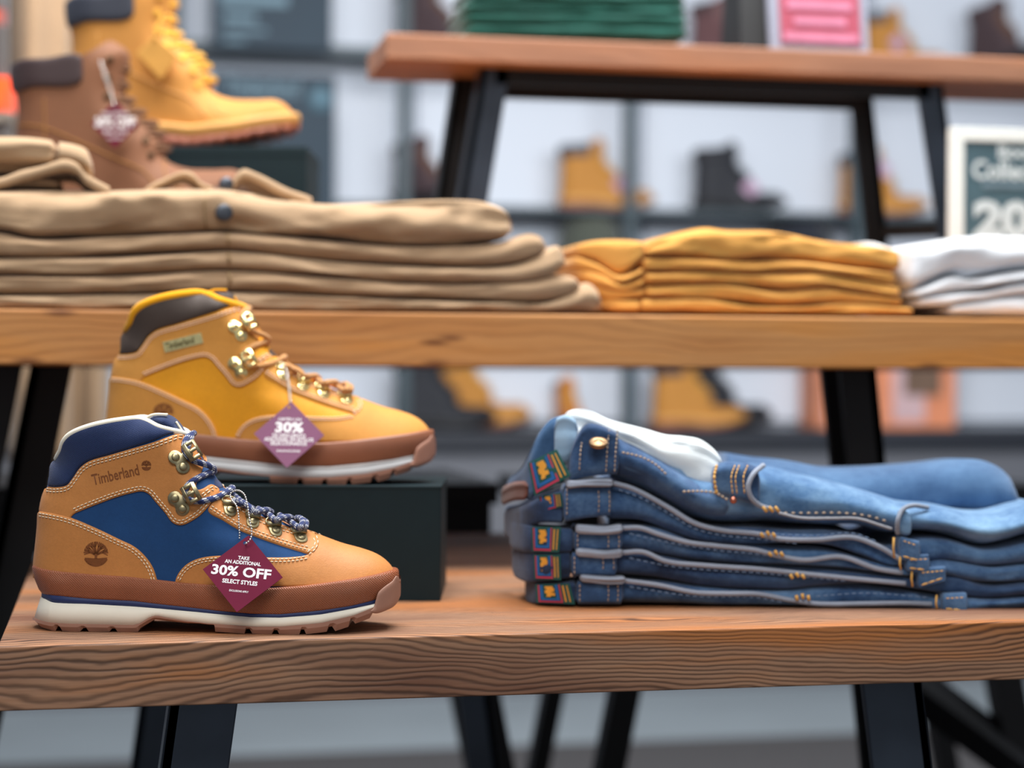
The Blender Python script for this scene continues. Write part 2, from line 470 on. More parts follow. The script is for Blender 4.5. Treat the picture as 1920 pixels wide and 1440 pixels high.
def band(name, xs, w, levels, mat, parent, smooth=True):
    """closed ring following a plan outline. levels: list of (z array, outward offset array/number) from bottom to top"""
    n = len(xs); m = len(levels); V = []; F = []
    xc = (xs[0] + xs[-1]) / 2; half = (xs[-1] - xs[0]) / 2
    for sd in (-1, 1):
        for i in range(n):
            for (z, o) in levels:
                oo = o[i] if hasattr(o, '__len__') else o
                ww = w[i] + (oo if w[i] > 1e-4 else 0) * min(1, w[i] / .012)
                V.append((xc + (xs[i] - xc) * (1 + oo / half), sd * ww, z[i]))
    def idx(sd, i, l): return (sd * n + i) * m + l
    for sd in (0, 1):
        for i in range(n - 1):
            for l in range(m - 1): F.append((idx(sd, i, l), idx(sd, i + 1, l), idx(sd, i + 1, l + 1), idx(sd, i, l + 1)))
    for i in range(n - 1):
        F.append((idx(0, i, 0), idx(1, i, 0), idx(1, i + 1, 0), idx(0, i + 1, 0)))
        F.append((idx(0, i, m - 1), idx(0, i + 1, m - 1), idx(1, i + 1, m - 1), idx(1, i, m - 1)))
    for e in (0, n - 1):
        for l in range(m - 1): F.append((idx(0, e, l), idx(0, e, l + 1), idx(1, e, l + 1), idx(1, e, l)))
    return mesh(name, V, F, mat, parent, smooth, weld=.00001)

# reference frame of the front boot: outlines measured in the photograph become metres here
BOOT_D = 1.62
o1 = Pd(70, 1190, BOOT_D); BOOT_LOC = Vector((o1.x, o1.y, ZB))
RB = Matrix.Rotation(-A, 3, 'Z')
def L2(px, py, yl=0.0):
    c = RB.transposed() @ (CAM - BOOT_LOC); r = RB.transposed() @ ray(px, py)
    t = (yl - c.y) / r.y; q = c + r * t
    return q.x, q.z
def L3(px, py, yl): x, z = L2(px, py, yl); return Vector((x, yl, z))

HX0 = L2(69, 1080)[0]; HX1 = L2(741, 1080)[0]
def wcap_plan(x):
    return np.interp(x, [0, .03, .09, .14, .19, .23, .27, .305], [.032, .034, .035, .038, .045, .0475, .046, .042])
def hk_R(x, z): return np.interp(x, [0, .12, .2, .3], [.040, .040, .048, .066]) * (1 - .5 * np.clip((z - .085) / .03, 0, 1) * np.clip((x - .07) / .03, 0, 1))
def hk_wcap(x, z): return wcap_plan(x) * np.interp(z, [.03, .08, .13, .18], [1.0, .97, .90, .92])
def plan_w(x, x0=None, x1=None, Rh=.042, Rt=.070):
    x0 = HX0 if x0 is None else x0; x1 = HX1 if x1 is None else x1
    a = np.clip((x - x0) / Rh, 0, 1); b = np.clip((x1 - x) / Rt, 0, 1)
    return wcap_plan(x) * np.sqrt(1 - (1 - a) ** 2) * np.sqrt(1 - (1 - b) ** 2.0)

CT = lambda pts: np.array([L2(*p) for p in pts])
back_px = [(80, 1135), (69, 1085), (68, 1060), (71, 1030), (75, 990), (77, 957), (83, 928), (90, 910), (92, 896), (97, 878), (108, 862)]
front_px = [(276, 775), (300, 779), (326, 783), (340, 796), (354, 818), (368, 842), (384, 868), (400, 890), (416, 912), (440, 934), (475, 955), (515, 972), (555, 990), (596, 1004),
            (640, 1020), (680, 1031), (704, 1040), (722, 1052), (734, 1066), (741, 1085), (743, 1110), (736, 1140)]
collar_px = [(108, 862), (118, 852), (125, 843), (132, 828), (142, 817), (155, 809), (185, 798), (215, 791), (240, 787), (262, 785), (285, 790), (305, 799), (328, 806), (346, 812), (354, 818)]
cb = smooth_line(CT(back_px), .002); cf = smooth_line(CT(front_px), .002); cc = smooth_line(CT(collar_px), .002)
HK = Shell([cb, cf], hk_R, hk_wcap)
def LS(px, py):
    y = -.04
    for _ in range(5):
        x, z = L2(px, py, y); y = -HK.W(x, z)
    return x, z
SL = lambda pts, closed=False, step=.0022: smooth_line([LS(*p) for p in pts], step, closed)
def curve_near(pts):
    out = []
    for p in pts:
        y = -.04
        for _ in range(4):
            x, z = L2(p[0], p[1], y); y = -float(plan_w(np.array([min(max(x, HX0 + .0005), HX1 - .0005)]))[0])
        out.append((x, z))
    return np.array(sorted(out))

front_start = int(np.argmin(np.linalg.norm(cf - np.array(L2(354, 818)), axis=1)))
vamp_line = cf[front_start:]
# closed outline of the whole upper (down to inside the rand)
lowz = L2(400, 1125)[1]
upper_poly = np.concatenate([cb, cc[1:], vamp_line[1:]])

def tree_logo(cx, cz, r):
    """stamped round tree emblem, as strokes in the plane: list of (polyline, width)"""
    S = []
    ring = [(cx + r * math.cos(a), cz + r * math.sin(a)) for a in np.linspace(-.15 * math.pi, -.85 * math.pi, 14)]
    S.append((ring, r * .10)); S.append(([(cx, cz - r * .45), (cx, cz + r * .15)], r * .20))
    for k in range(11):
        a = math.radians(4 + k * 17.2); b = (cx + r * .10 * math.cos(a), cz + r * (-.12 + .10 * math.sin(a)))
        m = (cx + r * (.50 + .06 * (k % 2)) * math.cos(a) + r * .05 * math.sin(k * 2.1), cz + r * .02 + r * .48 * math.sin(a)); e = (cx + r * .98 * math.cos(a), cz + r * .98 * math.sin(a) * .95)
        S.append(([b, m, e], r * .11))
        for dd in (-13 + 3 * (k % 3), 10 - 2 * (k % 2)):
            a2 = a + math.radians(dd); S.append(([m, (cx + r * .95 * math.cos(a2), cz + r * .93 * math.sin(a2))], r * .07))
    for k, zz in enumerate((-.40, -.52, -.64, -.76, -.86)):
        hw = r * math.sqrt(max(0, 1 - zz * zz)) * .97
        S.append(([(cx - hw, cz + r * zz), (cx, cz + r * (zz - .04)), (cx + hw, cz + r * (zz + .02))], r * .10))
    return S
def stamp_strokes(sh, mb, strokes, off, th=.0003):
    for pts, wd in strokes:
        P = smooth_line(pts, .0006); tg = np.gradient(P, axis=0); tg /= np.maximum(np.linalg.norm(tg, axis=1), 1e-12)[:, None]
        nr = np.stack([-tg[:, 1], tg[:, 0]], 1) * wd / 2
        a, _ = sh.pos(P + nr, off); b, _ = sh.pos(P - nr, off); n = len(P)
        mb.add(list(a) + list(b), [(i, i + 1, n + i + 1, n + i) for i in range(n - 1)])
def stamp_text(sh, mb, body, cx, cz, ang, width, height, off, bold=.02, spacing=1.0):
    V, F = text2d(body, width, height, bold, spacing, 2)
    c, s_ = math.cos(ang), math.sin(ang)
    P = np.stack([cx + V[:, 0] * c - V[:, 1] * s_, cz + V[:, 0] * s_ + V[:, 1] * c], 1)
    a, _ = sh.pos(P, off); mb.add(a, F)

def disc_stack(mb, p, t1, t2, n, prof, seg=20, sx=1, sy=1):
    """lathe of profile [(r,h)] about n at p"""
    V = []; F = []; m = len(prof)
    for r, h in prof:
        for k in range(seg):
            a = 2 * math.pi * k / seg; V.append(p + t1 * (r * sx * math.cos(a)) + t2 * (r * sy * math.sin(a)) + n * h)
    for i in range(m - 1):
        for k in range(seg): F.append((i * seg + k, i * seg + (k + 1) % seg, (i + 1) * seg + (k + 1) % seg, (i + 1) * seg + k))
    F.append(tuple((m - 1) * seg + k for k in range(seg)))
    mb.add(V, F)
def plate(mb, outline, p, e1, e2, n, h0, h1, bev=.0003):
    """flat plate from a 2-D outline with a small chamfer"""
    O = np.array(outline); c = O.mean(0); m = len(O); V = []
    for (k, h) in ((1.0, h0), (1.0, h1 - bev), (None, h1)):
        for q in O:
            qq = q if k else q + (c - q) / max(np.linalg.norm(c - q), 1e-9) * bev
            V.append(p + e1 * qq[0] + e2 * qq[1] + n * h)
    F = [(l * m + i, l * m + (i + 1) % m, (l + 1) * m + (i + 1) % m, (l + 1) * m + i) for l in (0, 1) for i in range(m)]
    F.append(tuple(2 * m + i for i in range(m)))
    mb.add(V, F)

def make_hiker(root, S):
    """S: dict of materials and options"""
    # ---- body (inner panel colour) : two side walls, open at the collar
    zb_, zf_ = L2(70, 1090)[1], L2(740, 1092)[1]
    up = np.concatenate([cb[cb[:, 1] > zb_], cc[1:], vamp_line[1:][vamp_line[1:][:, 1] > zf_]])
    bot = [L2(738, 1097), L2(700, 1106), L2(600, 1116), L2(400, 1118), L2(200, 1104), L2(80, 1092)]
    poly = np.concatenate([up, smooth_line(bot, .003)[:-1]])
    V, F, pl = fill(poly, .0042, [.00025, .0008, .0018, .0034, .0056, .0085])
    mb = MB()
    for sd in (-1, 1):
        P3, _ = HK.pos(V, 0, sd); mb.add(P3, F)
    body = mb.build('upper', S['panel'], root, weld=.00005)
    if S.get('panel_label'): body['label'] = S['panel_label']
    # ---- lining: inner wall below the collar and a footbed
    lin = MB(); cl = cc; dn = np.array([0.004, -.055])
    rows = []
    for k in range(7):
        q = cl * 1.0; f = k / 6
        cx = cl[:, 0].mean(); q = np.stack([cl[:, 0] + (cx - cl[:, 0]) * .12 * f, cl[:, 1] - .06 * f], 1); rows.append(q)
    n = len(cl)
    for sd in (-1, 1):
        Vv = []
        for k, q in enumerate(rows):
            W = np.maximum(HK.info(cl)[0] - .0035 - .0005 * k, .0003); Vv += [(q[i, 0], sd * W[i], q[i, 1]) for i in range(n)]
        lin.add(Vv, [(k * n + i, k * n + i + 1, (k + 1) * n + i + 1, (k + 1) * n + i) for k in range(6) for i in range(n - 1)])
    lin.build('lining', S['lining'], root)
    # rolled rim along the collar edge on both sides
    rim = MB()
    for sd in (-1, 1):
        W = np.maximum(HK.info(cl)[0] - .0012, 0)
        rim.tube([(cl[i, 0], sd * W[i], cl[i, 1] + .0002) for i in range(n)], S.get('rim_r', .0022), 8)
    o = rim.build('collar_rim', S['lining'], root); o['label'] = S['rim_label']
    # ---- collar padding
    pad_low = [(90, 911), (108, 912), (126, 908), (136, 896), (150, 876), (166, 864), (205, 852), (250, 838), (290, 825), (325, 813), (347, 813)]
    cpad = np.concatenate([smooth_line([LS(*p) for p in pad_low], .002), cc[::-1][1:], cb[-6:-1][::-1]])
    HK.patch('collar_padding', cpad, S['collar'], root, t=.0008, bev=.001, puff=.0022, pr=.012)
    # ---- tongue : a soft pad that rises between the collar sides
    tpx = [(276, 797), (282, 784), (291, 779), (305, 777), (320, 779), (335, 791), (352, 818), (368, 844), (386, 872), (404, 896), (418, 914), (404, 926), (372, 890), (350, 850), (322, 812), (296, 800)]
    tl = smooth_line(CT(tpx), .002, True)
    TS = Shell([np.concatenate([tl, tl[:1]])], lambda x, z: np.full(np.shape(x), .012), lambda x, z: np.full(np.shape(x), .024))
    Vt, Ft, _ = fill(tl, .003, [.0003, .001, .0025]); mb = MB()
    for sd in (-1, 1): mb.add(TS.pos(Vt, 0, sd)[0], Ft)
    mb.build('tongue', S['collar'], root, weld=.00005)
    edge = smooth_line(CT([(276, 787), (283, 781), (293, 777), (319, 777)]), .002)
    edge2 = smooth_line(CT([(334, 790), (342, 802), (351, 816)]), .002)
    mb = MB(); mb.tube([(p[0], -.012, p[1]) for p in edge], .0014, 6); mb.tube([(p[0], -.010, p[1]) for p in edge2], .0010, 6)
    mb.build('tongue_binding', S['lining'], root)
    # ---- leather overlays
    heel_top = [(75, 957), (100, 962), (129, 969), (176, 988), (222, 1010), (254, 1026), (276, 1047), (288, 1066), (297, 1094)]
    h = smooth_line([LS(*p) for p in heel_top], .002)
    hb = [x for x in cb if x[1] < L2(75, 957)[1]]
    hb = [p for p in hb if p[1] > zb_ + .002]
    heel = np.concatenate([h, np.array([LS(297, 1110), LS(250, 1108), LS(200, 1104), LS(150, 1099), LS(100, 1092)]), np.array(hb)])
    HK.patch('heel_counter', heel, S['leather'], root, t=.0022, bev=.0014)
    q_top = [(91, 912), (108, 913), (126, 909), (136, 897), (150, 877), (166, 865), (205, 853), (250, 840), (290, 828), (315, 819), (334, 813), (346, 814), (354, 822)]
    q_fr = [(361, 836), (370, 850), (378, 862), (383, 878), (374, 896), (368, 908), (371, 918), (382, 915), (394, 908), (405, 911), (414, 920)]
    q_lo = [(402, 936), (388, 954), (374, 968), (360, 977), (346, 984), (334, 985), (322, 979), (310, 963), (291, 941), (279, 927), (268, 922), (247, 925), (215, 934), (185, 945), (155, 957), (138, 965), (133, 972), (150, 985), (110, 975), (85, 968)]
    ql = [LS(*p) for p in q_top + q_fr + q_lo]
    qq = smooth_line(ql, .002)
    hb2 = [x for x in cb if L2(76, 962)[1] < x[1] < L2(91, 912)[1]]
    quarter = np.concatenate([qq, np.array(hb2)])
    HK.patch('quarter_overlay', quarter, S['leather'], root, t=.0013, bev=.0012)
    eye_lo = [(390, 958), (419, 977), (449, 995), (479, 1007), (524, 1023), (563, 1035), (580, 1039)]
    eye_up = [(592, 1034), (598, 1022), (597, 1012), (584, 1001), (556, 994), (520, 981), (484, 965), (450, 944), (428, 928), (413, 921), (400, 938)]
    ey = smooth_line([LS(*p) for p in eye_lo + eye_up], .002, True)
    HK.patch('eyelet_stay', ey, S['leather'], root, t=.0017, bev=.0012)
    v_top = [(327, 1096), (330, 1084), (337, 1071), (351, 1057), (372, 1047), (404, 1042), (460, 1043), (509, 1045), (550, 1044), (578, 1039), (590, 1029), (594, 1020), (590, 1008), (582, 1001)]
    vt = smooth_line([LS(*p) for p in v_top], .002)
    st = L2(596, 1004)[0]; tail = np.array([p for p in cf if p[0] > st and p[1] > L2(742, 1090)[1]])
    bottom = np.array([LS(x, 1100 - max(0, (x - 600)) * .07) for x in range(725, 325, -25)])
    HK.patch('toe_vamp', np.concatenate([vt, tail, bottom]), S['leather'], root, t=.0011, bev=.0014)
    # ---- stitching, double rows of short dashes
    mb = MB()
    def dbl(pts, s1, s2, off=.0016, clip=None, r=S.get('st_r', .00042)):
        l = smooth_line([LS(*p) for p in pts], .0015)
        for dd in (s1, s2): stitches(HK, mb, inset(l, dd), off, r=r)
    dbl([(79, 958)] + heel_top[1:], -.0019, -.0041, .0024)
    dbl(q_top[:-1], -.0020, -.0042)
    dbl([(402, 936), (388, 954), (374, 968), (360, 977), (346, 984), (334, 985), (322, 979), (310, 963), (291, 941), (279, 927), (268, 922), (247, 925), (215, 934), (185, 945), (155, 957), (138, 965)], -.0020, -.0042)
    dbl(eye_lo, .0018, .0038, .0020)
    dbl([(578, 1041), (590, 1031), (594, 1020), (591, 1008)], -.0004, .0018, .0018)
    dbl(v_top[1:10], -.0018, -.0038, .0014)
    dbl([(376, 927), (386, 919), (396, 913), (408, 917)], -.0006, -.0028, .0016)
    dbl([(425, 935), (450, 953), (484, 974), (520, 989), (560, 1002)], -.0002, -.0020, .0020)
    mb.build('stitching', S['thread'], root)
    # ---- stamps
    if S.get('logo') == 'stamp':
        mb = MB(); c = LS(181, 1037); stamp_strokes(HK, mb, tree_logo(c[0], c[1], .0104), .0024)
        mb.build('tree_emblem', S['stamp'], root)
        mb = MB(); a = LS(173, 899); b = LS(262, 879); ang = math.atan2(b[1] - a[1], b[0] - a[0])
        c = LS(217, 890); stamp_text(HK, mb, 'Timberland', c[0], c[1], ang, .0395, .0090, .00155, .012)
        c = LS(275, 872); stamp_strokes(HK, mb, tree_logo(c[0], c[1], .0042), .00155)
        mb.build('stamped_wordmark', S['stamp'], root)
    elif S.get('logo') == 'plate':
        c = LS(222, 890); ang = .25
        p, t1, t2, n = HK.frame(*c); e1 = t1 * math.cos(ang) + t2 * math.sin(ang); e2 = -t1 * math.sin(ang) + t2 * math.cos(ang)
        mb = MB(); plate(mb, [(-.0185, -.005), (.0185, -.005), (.0185, .005), (-.0185, .005)], p, e1, e2, n, .0006, .0026)
        pl = mb.build('name_plate', S['metal'], root, smooth=False)
        V, F = text2d('Timberland', .027, .0062, .02); mb = MB()
        mb.add([p + e1 * (v[0] - .003) + e2 * v[1] + n * .0028 for v in V], F); mb.build('plate_lettering', S['plate_text'], pl)
        mb = MB(); c = LS(181, 1037); stamp_strokes(HK, mb, tree_logo(c[0], c[1], .0100), .0024)
        mb.build('tree_emblem', S['stamp'], root)
    # ---- sole
    def xs_of(x0, x1, extra=()):
        a = x0 + (x1 - x0) * (1 - np.cos(np.linspace(0, math.pi, 170))) / 2
        return np.array(sorted(set(np.round(np.concatenate([a, np.array(extra, float)]), 6))))
    rt = curve_near([(69, 1060), (90, 1067), (110, 1070), (172, 1076), (247, 1081), (297, 1087), (340, 1092), (420, 1098), (509, 1102), (569, 1098), (658, 1086), (700, 1078), (730, 1070)])
    nt = curve_near([(82, 1115), (120, 1119), (170, 1124), (250, 1128), (300, 1134), (404, 1146), (470, 1152), (524, 1153), (599, 1146), (658, 1137), (702, 1126), (735, 1112)])
    nb = curve_near([(82, 1124), (105, 1130), (160, 1132), (250, 1137), (300, 1141), (404, 1151), (470, 1157), (524, 1158), (599, 1152), (700, 1132), (735, 1120)])
    mbm = curve_near([(74, 1160), (100, 1166), (150, 1169), (255, 1171), (266, 1168), (285, 1156), (297, 1153), (310, 1156), (350, 1163), (390, 1168), (479, 1174), (524, 1174), (599, 1167), (658, 1153), (697, 1137), (735, 1122)])
    ou_px = [(72, 1168), (76, 1175), (102, 1184), (107, 1184), (111, 1174), (116, 1174), (120, 1187), (152, 1189), (159, 1177), (164, 1177), (169, 1190), (207, 1191), (212, 1178), (218, 1178), (222, 1191), (260, 1191), (265, 1177), (292, 1161),
             (350, 1168), (402, 1170), (404, 1184), (458, 1189), (461, 1179), (468, 1179), (473, 1190), (509, 1191), (513, 1181), (519, 1181), (523, 1191), (560, 1190), (563, 1180), (569, 1180), (573, 1189), (611, 1184), (614, 1175), (621, 1174), (627, 1183), (651, 1175), (652, 1162), (658, 1160), (664, 1169), (691, 1159), (694, 1149), (735, 1128)]
    ou = curve_near(ou_px); ou[:, 1] = np.maximum(ou[:, 1], .0002)
    x0, x1 = HX0, HX1
    xs = xs_of(x0, x1); ww = plan_w(xs)
    I = lambda c, xx: np.interp(xx, c[:, 0], c[:, 1])
    zt, zn = I(rt, xs), I(nt, xs)
    lerp = lambda f: zn + (zt - zn) * f
    endf = np.clip((.02 - (xs - x0)) / .02, 0, 1)     # heel leans in towards the foot
    band('rand', xs, ww, [(zn - .0002, .0004 - .0045 * endf), (lerp(.12), .0018 - .004 * endf), (lerp(.5), .0032 - .0022 * endf), (lerp(.92), .0030), (zt, .0020), (zt, -.0008)], S['rand'], root)
    band('sole_stripe', xs, ww, [(I(nb, xs) - .0003, .0006 - .005 * endf), (zn + .0006, .0010 - .0055 * endf)], S['stripe'], root)
    zmb = I(mbm, xs)
    band('midsole', xs, ww, [(zmb - .0003, .0030 - .0020 * endf), ((zmb + I(nb, xs)) / 2, .0026 - .0040 * endf), (I(nb, xs), .0016 - .0055 * endf)], S['midsole'], root)
    ex = [p[0] for p in ou]; xs2 = xs_of(x0, x1, [e for e in ex if x0 < e < x1]); w2 = plan_w(xs2)
    zo = np.minimum(I(ou, xs2), I(mbm, xs2) - .0012)
    ef2 = np.clip((.02 - (xs2 - x0)) / .02, 0, 1)
    band('outsole', xs2, w2, [(zo, .0012 - .0020 * ef2), (zo * .4 + I(mbm, xs2) * .6, .0034 - .0010 * ef2), (I(mbm, xs2), .0034 - .0015 * ef2)], S['outsole'], root, smooth=False)
    # toe bumper: outsole rubber wrapped up over the toe
    bp = [(743, 1080), (749, 1086), (751, 1105), (750, 1118), (741, 1135), (722, 1146), (704, 1151), (693, 1147), (700, 1139), (704, 1126), (709, 1111), (722, 1099), (735, 1090)]
    bx1 = L2(752, 1100)[0]
    def bw(x): return plan_w(x, x1=bx1, Rt=.062) + .0022
    def LB(px, py):
        y = -.03
        for _ in range(5): x, z = L2(px, py, y); y = -float(bw(np.array([min(x, bx1 - .0002)]))[0])
        return min(x, bx1), z
    bl = smooth_line([LB(*p) for p in bp], .0012, True)
    Vb, Fb, plb = fill(bl, .0022, [.0003, .0009, .002, .0035]); db, _ = seg_dist(Vb, plb, True)
    kk = np.clip(db / .004, 0, 1); mb = MB()
    wv = bw(np.minimum(Vb[:, 0], bx1)); wv = np.where(Vb[:, 0] > bx1 - .0006, wv * 0, wv)
    wv = np.maximum(wv - .0026 * (1 - np.sqrt(1 - (1 - kk) ** 2)) , 0)
    for sd in (-1, 1): mb.add(np.stack([Vb[:, 0], sd * wv, Vb[:, 1]], 1), Fb)
    mb.build('toe_bumper', S['outsole'], root, weld=.00005)
    # ---- hooks
    for (r1, r2, lp) in (((328, 858), (341, 877), (358, 850)), ((329, 934), (343, 954), (360, 927))):
        a, b, c = LS(*r1), LS(*r2), LS(*lp)
        cen = ((a[0] + b[0]) / 2, (a[1] + b[1]) / 2); p, t1, t2, n = HK.frame(*cen)
        to = lambda q: Vector(((q[0] - cen[0]), (q[1] - cen[1])))
        A2, B2 = to(a), to(b); C2 = Vector((.0085, .0068))
        mb = MB(); out = []
        for k in range(36):     # three-lobed plate outline: union radius around the three centres
            an = 2 * math.pi * k / 36; d = Vector((math.cos(an), math.sin(an))); rr = 0
            for cc_, rad in ((A2, .0060), (B2, .0058), (C2, .0042), (Vector((0, 0)), .0042)):
                pr_ = cc_.dot(d); q = rad * rad - (cc_.length_squared - pr_ * pr_)
                if q > 0 and pr_ + math.sqrt(q) > rr: rr = pr_ + math.sqrt(q)
            out.append((d.x * rr, d.y * rr))
        plate(mb, out, p, t1, t2, n, .001, .0026)
        hk = mb.build('lace_hook', S['metal'], root)
        mb = MB()
        for q in (A2, B2):
            pp = p + t1 * q.x + t2 * q.y
            disc_stack(mb, pp, t1, t2, n, [(.0036, .0024), (.0034, .0034), (.0026, .0042), (.0012, .0046)])
        mb.build('rivet', S['metal'], hk)
        # folded clip holding the lace
        q = p + t1 * (.0105) + t2 * .0085; an = math.radians(-62)
        e1 = (t1 * math.cos(an) + t2 * math.sin(an)); e2 = (-t1 * math.sin(an) + t2 * math.cos(an)); mb = MB()
        for (u0, u1, v0, v1) in ((-.0082, -.0048, -.0045, .0055), (-.0015, .0015, -.0045, .0055), (.0048, .0082, -.0045, .0055), (-.0078, .0078, -.0062, -.0030), (-.0078, .0078, .0034, .0066)):
            prof = []
            for v in np.linspace(v0, v1, 5):
                prof.append((v, .0078 - (v / .006) ** 2 * .0022))
            Vq = [q + e1 * u + e2 * v + n * (h + dh) for dh in (0, .0011) for u in (u0, u1) for v, h in prof]
            Fq = []
            for b0, (i0, i1) in ((0, (0, 5)), (10, (10, 15))):
                for k in range(4): Fq.append((i0 + k, i0 + k + 1, i1 + k + 1, i1 + k))
            for k in range(4): Fq.append((k, k + 1, 10 + k + 1, 10 + k)); Fq.append((5 + k, 15 + k, 16 + k, 6 + k))
            Fq += [(0, 10, 15, 5), (4, 9, 19, 14)]
            mb.add(Vq, Fq)
        mb.build('clip', S['metal'], hk)
    # ---- D rings on the eyelet stay
    for (lo, hi) in (((430, 961), (436, 944)), ((473, 984), (479, 968)), ((516, 1000), (520, 983)), ((564, 1013), (568, 997))):
        a, b = LS(*lo), LS(*hi); p, t1, t2, n = HK.frame(*a)
        d = Vector((b[0] - a[0], b[1] - a[1])); Ld = max(d.length, .004); ang = math.atan2(d.y, d.x) - math.pi / 2
        e1 = t1 * math.cos(ang) + t2 * math.sin(ang); e2 = -t1 * math.sin(ang) + t2 * math.cos(ang)
        r = .0054; out = [(r, .0080)] + [(r * math.cos(t), r * math.sin(t)) for t in np.linspace(0, -math.pi, 11)] + [(-r, .0080)]
        mb = MB(); plate(mb, out, p, e1, e2, n, .0012, .0028)
        dr = mb.build('lace_ring', S['metal'], root)
        mb = MB(); disc_stack(mb, p + e2 * .0008, e1, e2, n, [(.0037, .0026), (.0036, .0036), (.0026, .0044), (.0008, .0047)])
        mb.build('rivet', S['metal'], dr)
        mb = MB(); q = p + e2 * .0078 + n * .0032
        mb.tube([q - e1 * .0062, q + e1 * .0062], .0024, 12)
        mb.build('rolled_bar', S['metal'], dr)
        mb = MB(); q2 = p + e2 * .0078 + n * .0032
        loop = [q2 - e1 * .0050, q2 - e1 * .0062 + e2 * .0022, q2 - e1 * .0052 + e2 * .0050 + n * .0005, q2 + e2 * .0064 + n * .0006, q2 + e1 * .0052 + e2 * .0050 + n * .0005, q2 + e1 * .0062 + e2 * .0022, q2 + e1 * .0050]
        mb.tube(smooth_line([tuple(v) for v in loop], .0008), .0008, 7)
        mb.build('wire_loop', S['metal'], dr)
    # ---- laces
    def lace(pts, r=.0026, flat=False):
        P = smooth_line([tuple(L3(px, py, yy)) for px, py, yy in pts], .0012)
        return P, r
    segs = [
        [(364, 812, .012), (356, 816, -.004), (349, 824, -.018), (345, 838, -.025), (349, 852, -.029), (360, 862, -.027), (376, 868, -.022), (392, 873, -.016), (401, 879, -.010), (398, 886, -.004), (388, 888, .006)],
        [(360, 812, -.006), (358, 822, -.012), (353, 834, -.019), (350, 846, -.024)],
        [(402, 884, .004), (398, 884, -.010), (384, 890, -.020), (366, 899, -.031), (352, 910, -.035), (347, 924, -.037), (352, 935, -.038), (368, 940, -.036), (392, 937, -.032), (412, 930, -.024), (428, 921, -.014), (436, 916, -.006), (434, 914, .008)],
        [(426, 918, .016), (440, 930, .004), (452, 940, -.012), (462, 946, -.024), (470, 954, -.030), (474, 962, -.030)],
        [(438, 938, -.030), (448, 944, -.024), (462, 948, -.014), (474, 954, .002)],
        [(478, 960, -.030), (487, 958, -.022), (500, 956, -.012), (509, 960, .002)],
        [(484, 954, .010), (496, 960, -.004), (508, 968, -.018), (516, 976, -.028)],
        [(517, 975, -.030), (528, 971, -.022), (541, 969, -.012), (550, 974, .002)],
        [(524, 966, .010), (538, 974, -.004), (550, 982, -.016), (560, 990, -.026)],
        [(562, 990, -.028), (567, 981, -.020), (565, 973, -.008), (557, 971, .006)],
        [(572, 990, -.022), (574, 980, -.012), (566, 974, .004)],
    ]
    mb = MB()
    for sg in segs:
        P, r = lace(sg); mb.tube(P, r, 10)
    mb.build('laces', S['lace'], root, uv=True)
    return root

